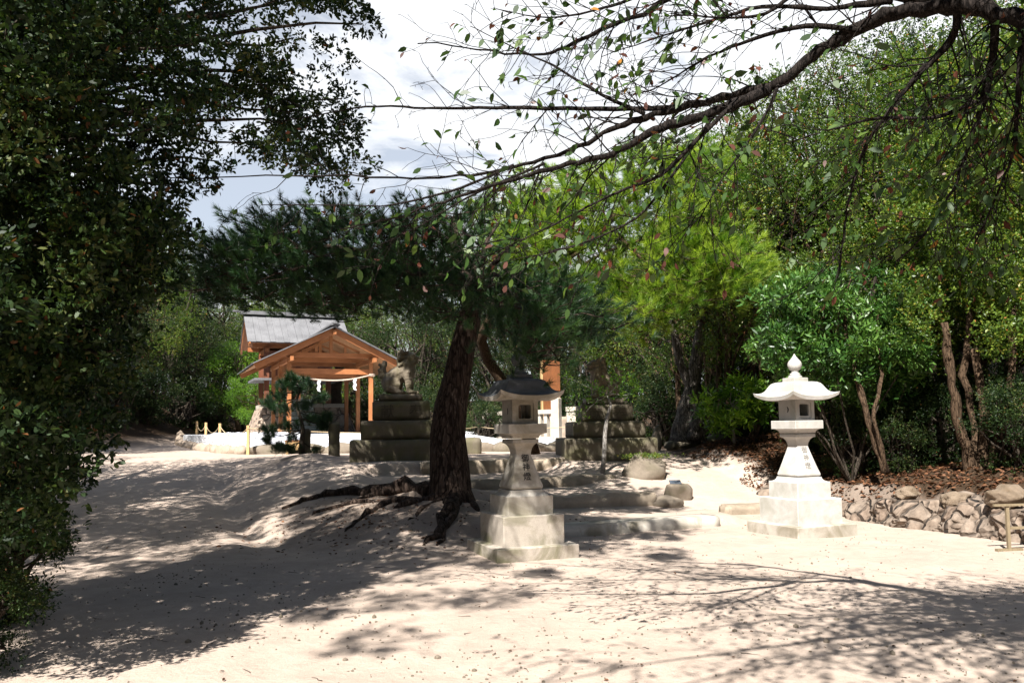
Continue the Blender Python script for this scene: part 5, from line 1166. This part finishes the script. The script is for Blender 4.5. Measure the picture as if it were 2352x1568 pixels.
link('crown', crown_mesh('crown', cs, np.full(len(cs), 0.34), 60, 6, 0.055, rr_, 4, 0.5), L_mix, mst)
trunk_thing('slanting thin brown stem rising through the litter right of the white lantern', [[(2035, 1085, 13.2, .07), (2010, 1010, 13.3, .055), (1985, 930, 13.4, .05), (1960, 840, 13.5, .045), (1940, 760, 13.7, .03), (1950, 640, 14.0, .015)], [(2035, 1085, 13.2, .05), (2005, 960, 13.1, .035), (2030, 860, 13.3, .028), (2015, 760, 13.6, .02), (2030, 640, 13.9, .012)]], B_brown, 'slender_tree', 'tree')
trunk_thing('twisted brown trunk seen through the pavilion posts', [[(782, 1000, 36, .35), (775, 950, 36, .3), (770, 900, 36, .26), (780, 850, 36, .2), (770, 790, 36, .15)], [(785, 975, 36, .18), (800, 950, 36, .14), (812, 900, 36, .1)]], B_brown, 'twisted_tree', 'tree')

def leafy_thing(name, label, cat, base, cs, rs, per, k, leaf, mat, ratio, seed, bark=B_dark, group=None, stem=0.025, shape=6, spread=0.9, trunkpath=None):
    rng = np.random.default_rng(seed); t = thing(name, label, cat, base, 0, group); O = np.array(base, float); cs = np.array(cs) - O; m = MB()
    if trunkpath: m.tube([Vector(np.array(p[:3]) - O) for p in trunkpath], [p[3] for p in trunkpath], 9)
    st0 = [Vector(np.array(p[:3]) - O) for p in trunkpath][-1] if trunkpath else Vector((0, 0, 0))
    for c in cs[::max(1, len(cs) // 8)]: m.tube(limb_path(st0, c, rng, 5, 0.16), np.linspace(stem, stem * 0.25, 6), 5, cap=False)
    m.build('stem', bark, t, True); link('foliage', crown_mesh('foliage', cs, np.array(rs), per, k, leaf, rng, shape, ratio, spread), mat, t); return t
rng = np.random.default_rng(66)
# glossy large-leaved shrub above the white lantern's right shoulder
cs = region_pts(110, [(1740, 700), (1850, 640), (2000, 620), (2120, 660)], [(1740, 880), (1850, 900), (2000, 930), (2120, 860)], 1750, 2110, 13.2, 15.0, rng)
bb = PV(1950, 14.2); leafy_thing('glossy_shrub', 'large glossy leaved green shrub directly behind and right of the white lantern', 'shrub', (bb, 14.2, gz(bb, 14.2)), cs, [0.3] * len(cs), 26, 10, 0.12, leafm('glossy_leaf', [(0, (0.02, 0.06, 0.01)), (0.5, (0.045, 0.12, 0.02)), (1, (0.11, 0.21, 0.035))], 0.2, 0.42, 0.45), 0.27, 67)
cs = region_pts(26, [(1605, 905), (1760, 860)], [(1605, 990), (1760, 975)], 1610, 1770, 17.2, 18.6, rng); bb = PV(1685, 18); g = gz(bb, 18)
leafy_thing('fresh_shrub', 'fresh yellow green shrub with long leaves on two pale stems left of the white lantern', 'shrub', (bb, 18, g), cs, [0.2] * len(cs), 14, 9, 0.15, L_bright, 0.28, 68, B_pale, None, 0.012, 6, 0.9, [(bb, 18, g - .1, .04), (bb - 0.02, 18, g + .45, .035), (bb - .02, 18, g + .8, .025)])
# sapling with a pale stem before the right pedestal
sp0 = at(602, 467, 15.9); sx, sy = sp0.x, 15.9; g = gz(sx, sy)
tp = [(sx, sy, g - 0.1, .05)] + [(*atV(vx, vy, 15.9), r) for vx, vy, r in ((1388, 1040, .045), (1390, 990, .042), (1394, 960, .04), (1403, 930, .03), (1396, 905, .022))]
cs = [tuple(atV(vx, vy, 15.9 + rng.uniform(-.35, .35))) for vx, vy in ((1395, 895), (1420, 880), (1445, 905), (1460, 885), (1400, 870), (1375, 895), (1430, 862), (1445, 872), (1350, 925), (1320, 912), (1335, 953), (1310, 950), (1385, 915), (1462, 900), (1412, 905), (1360, 885), (1300, 865), (1440, 850))]
leafy_thing('sapling', 'thin sapling with a pale white stem and sparse light leaves before the right pedestal', 'sapling', (sx, sy, g), cs, [0.16] * len(cs), 14, 5, 0.05, L_bright, 0.4, 71, B_pale, None, 0.011, 6, 1.0, tp)

# ------------------------------------------------------------------ fallen leaves and litter
rng = np.random.default_rng(90)
def litter(name, label, pts, L, mat, seed, kind='stuff', up_=0.9):
    rng = np.random.default_rng(seed); n = len(pts); a = rng.uniform(0, 2 * pi, n); d = np.stack([np.cos(a), np.sin(a), rng.normal(0, 0.25, n)], 1); Ls = rng.uniform(0.6, 1.2, n) * L
    v, f = leaf_geo(pts, unit(d), Ls, Ls * 0.5, rng, 6, (0, 0, 2.5), 0.2); tag(link(name, np_mesh(name, v, f, rng.uniform(0, 1, n)), mat), label, 'leaves', kind=kind)
P = []
while len(P) < 17000:
    y = rng.uniform(8, 19); wx = np.interp(y, [p[1] for p in WALL][::-1], [p[0] for p in WALL][::-1]); x = wx + 0.22 + abs(rng.normal()) * 2.4 + 0.3 * sin(y * 3.1)
    P.append((x, y))
P = np.array(P); Z = height(P[:, 0], P[:, 1]) + rng.uniform(0.005, 0.05, len(P)); litter('leaf_litter', 'brown and orange leaf litter covering the right bank', np.column_stack([P, Z]), 0.075, L_dry, 91)
P = []
while len(P) < 480:
    y = 4.3 + abs(rng.normal()) * 6; x = rng.normal(0.5, 4.0)
    if x > np.interp(y, [p[1] for p in WALL][::-1], [p[0] for p in WALL][::-1]) - 0.1: continue
    P.append((x, y))
P = np.array(P); Z = height(P[:, 0], P[:, 1]) + 0.008; litter('fallen_leaves', 'scattered small dry leaves lying on the sandy ground', np.column_stack([P, Z]), 0.034, L_dry, 92)
P = np.column_stack([rng.normal(-1.9, 1.2, 700), rng.normal(11.6, 0.9, 700)]); Z = height(P[:, 0], P[:, 1]) + 0.008; litter('pine_litter', 'brown debris gathered among the pine roots', np.column_stack([P, Z]), 0.06, L_dry, 93)

# grit, small stones and twigs on the sand
def grit():
    rng = np.random.default_rng(41); bm = bmesh.new(); bmesh.ops.create_icosphere(bm, subdivisions=1, radius=1); bv = np.array([v.co[:] for v in bm.verts]); bf = np.array([[v.index for v in f.verts] for f in bm.faces]); bm.free()
    n = 5200; y = 4.2 + rng.gamma(1.6, 2.6, n); x = rng.uniform(-0.75, 0.72, n) * (y + 1.0)
    cl = np.sin(x * 1.9 + 2) * np.sin(y * 1.6) + rng.normal(0, 0.6, n) > 0.1; x, y = x[cl], y[cl]; n = len(x)
    wx = np.interp(y, [p[1] for p in WALL][::-1], [p[0] for p in WALL][::-1]); k = (x < wx) & (y < 19); x, y = x[k], y[k]; n = len(x)
    s = (rng.uniform(0.003, 0.011, (n, 1, 1)) * np.where(rng.uniform(size=(n, 1, 1)) < 0.04, 2.2, 1)) * rng.uniform(0.6, 1.4, (n, 1, 3)); P = np.column_stack([x, y, height(x, y) + 0.002])
    v = (bv[None] * s + P[:, None]).reshape(-1, 3); f = (bf[None] + (np.arange(n) * len(bv))[:, None, None]).reshape(-1, 3)
    me = np_mesh('grit', v, f); smooth(me); tag(link('grit', me, S_rock), 'small stones and grit strewn over the sandy ground', 'grit', kind='stuff')
    m = MB()
    for _ in range(70):
        y = 4.3 + rng.gamma(1.6, 2.6); x = rng.uniform(-0.7, 0.66) * (y + 0.5)
        if y > 18 or x > np.interp(y, [p[1] for p in WALL][::-1], [p[0] for p in WALL][::-1]) - 0.1: continue
        a = rng.uniform(0, 2 * pi); L_ = rng.uniform(0.03, 0.14); p = [Vector((x + cos(a) * L_ * t + rng.normal() * 0.006, y + sin(a) * L_ * t + rng.normal() * 0.006, gz(x + cos(a) * L_ * t, y + sin(a) * L_ * t) + 0.006)) for t in (0, 0.35, 0.7, 1)]
        m.tube(p, [0.0026, 0.0022, 0.0018, 0.001], 4, cap=False)
    tag(m.build('fallen_twigs', B_dark), 'small fallen twigs scattered over the sandy ground', 'twigs', kind='stuff')
grit()
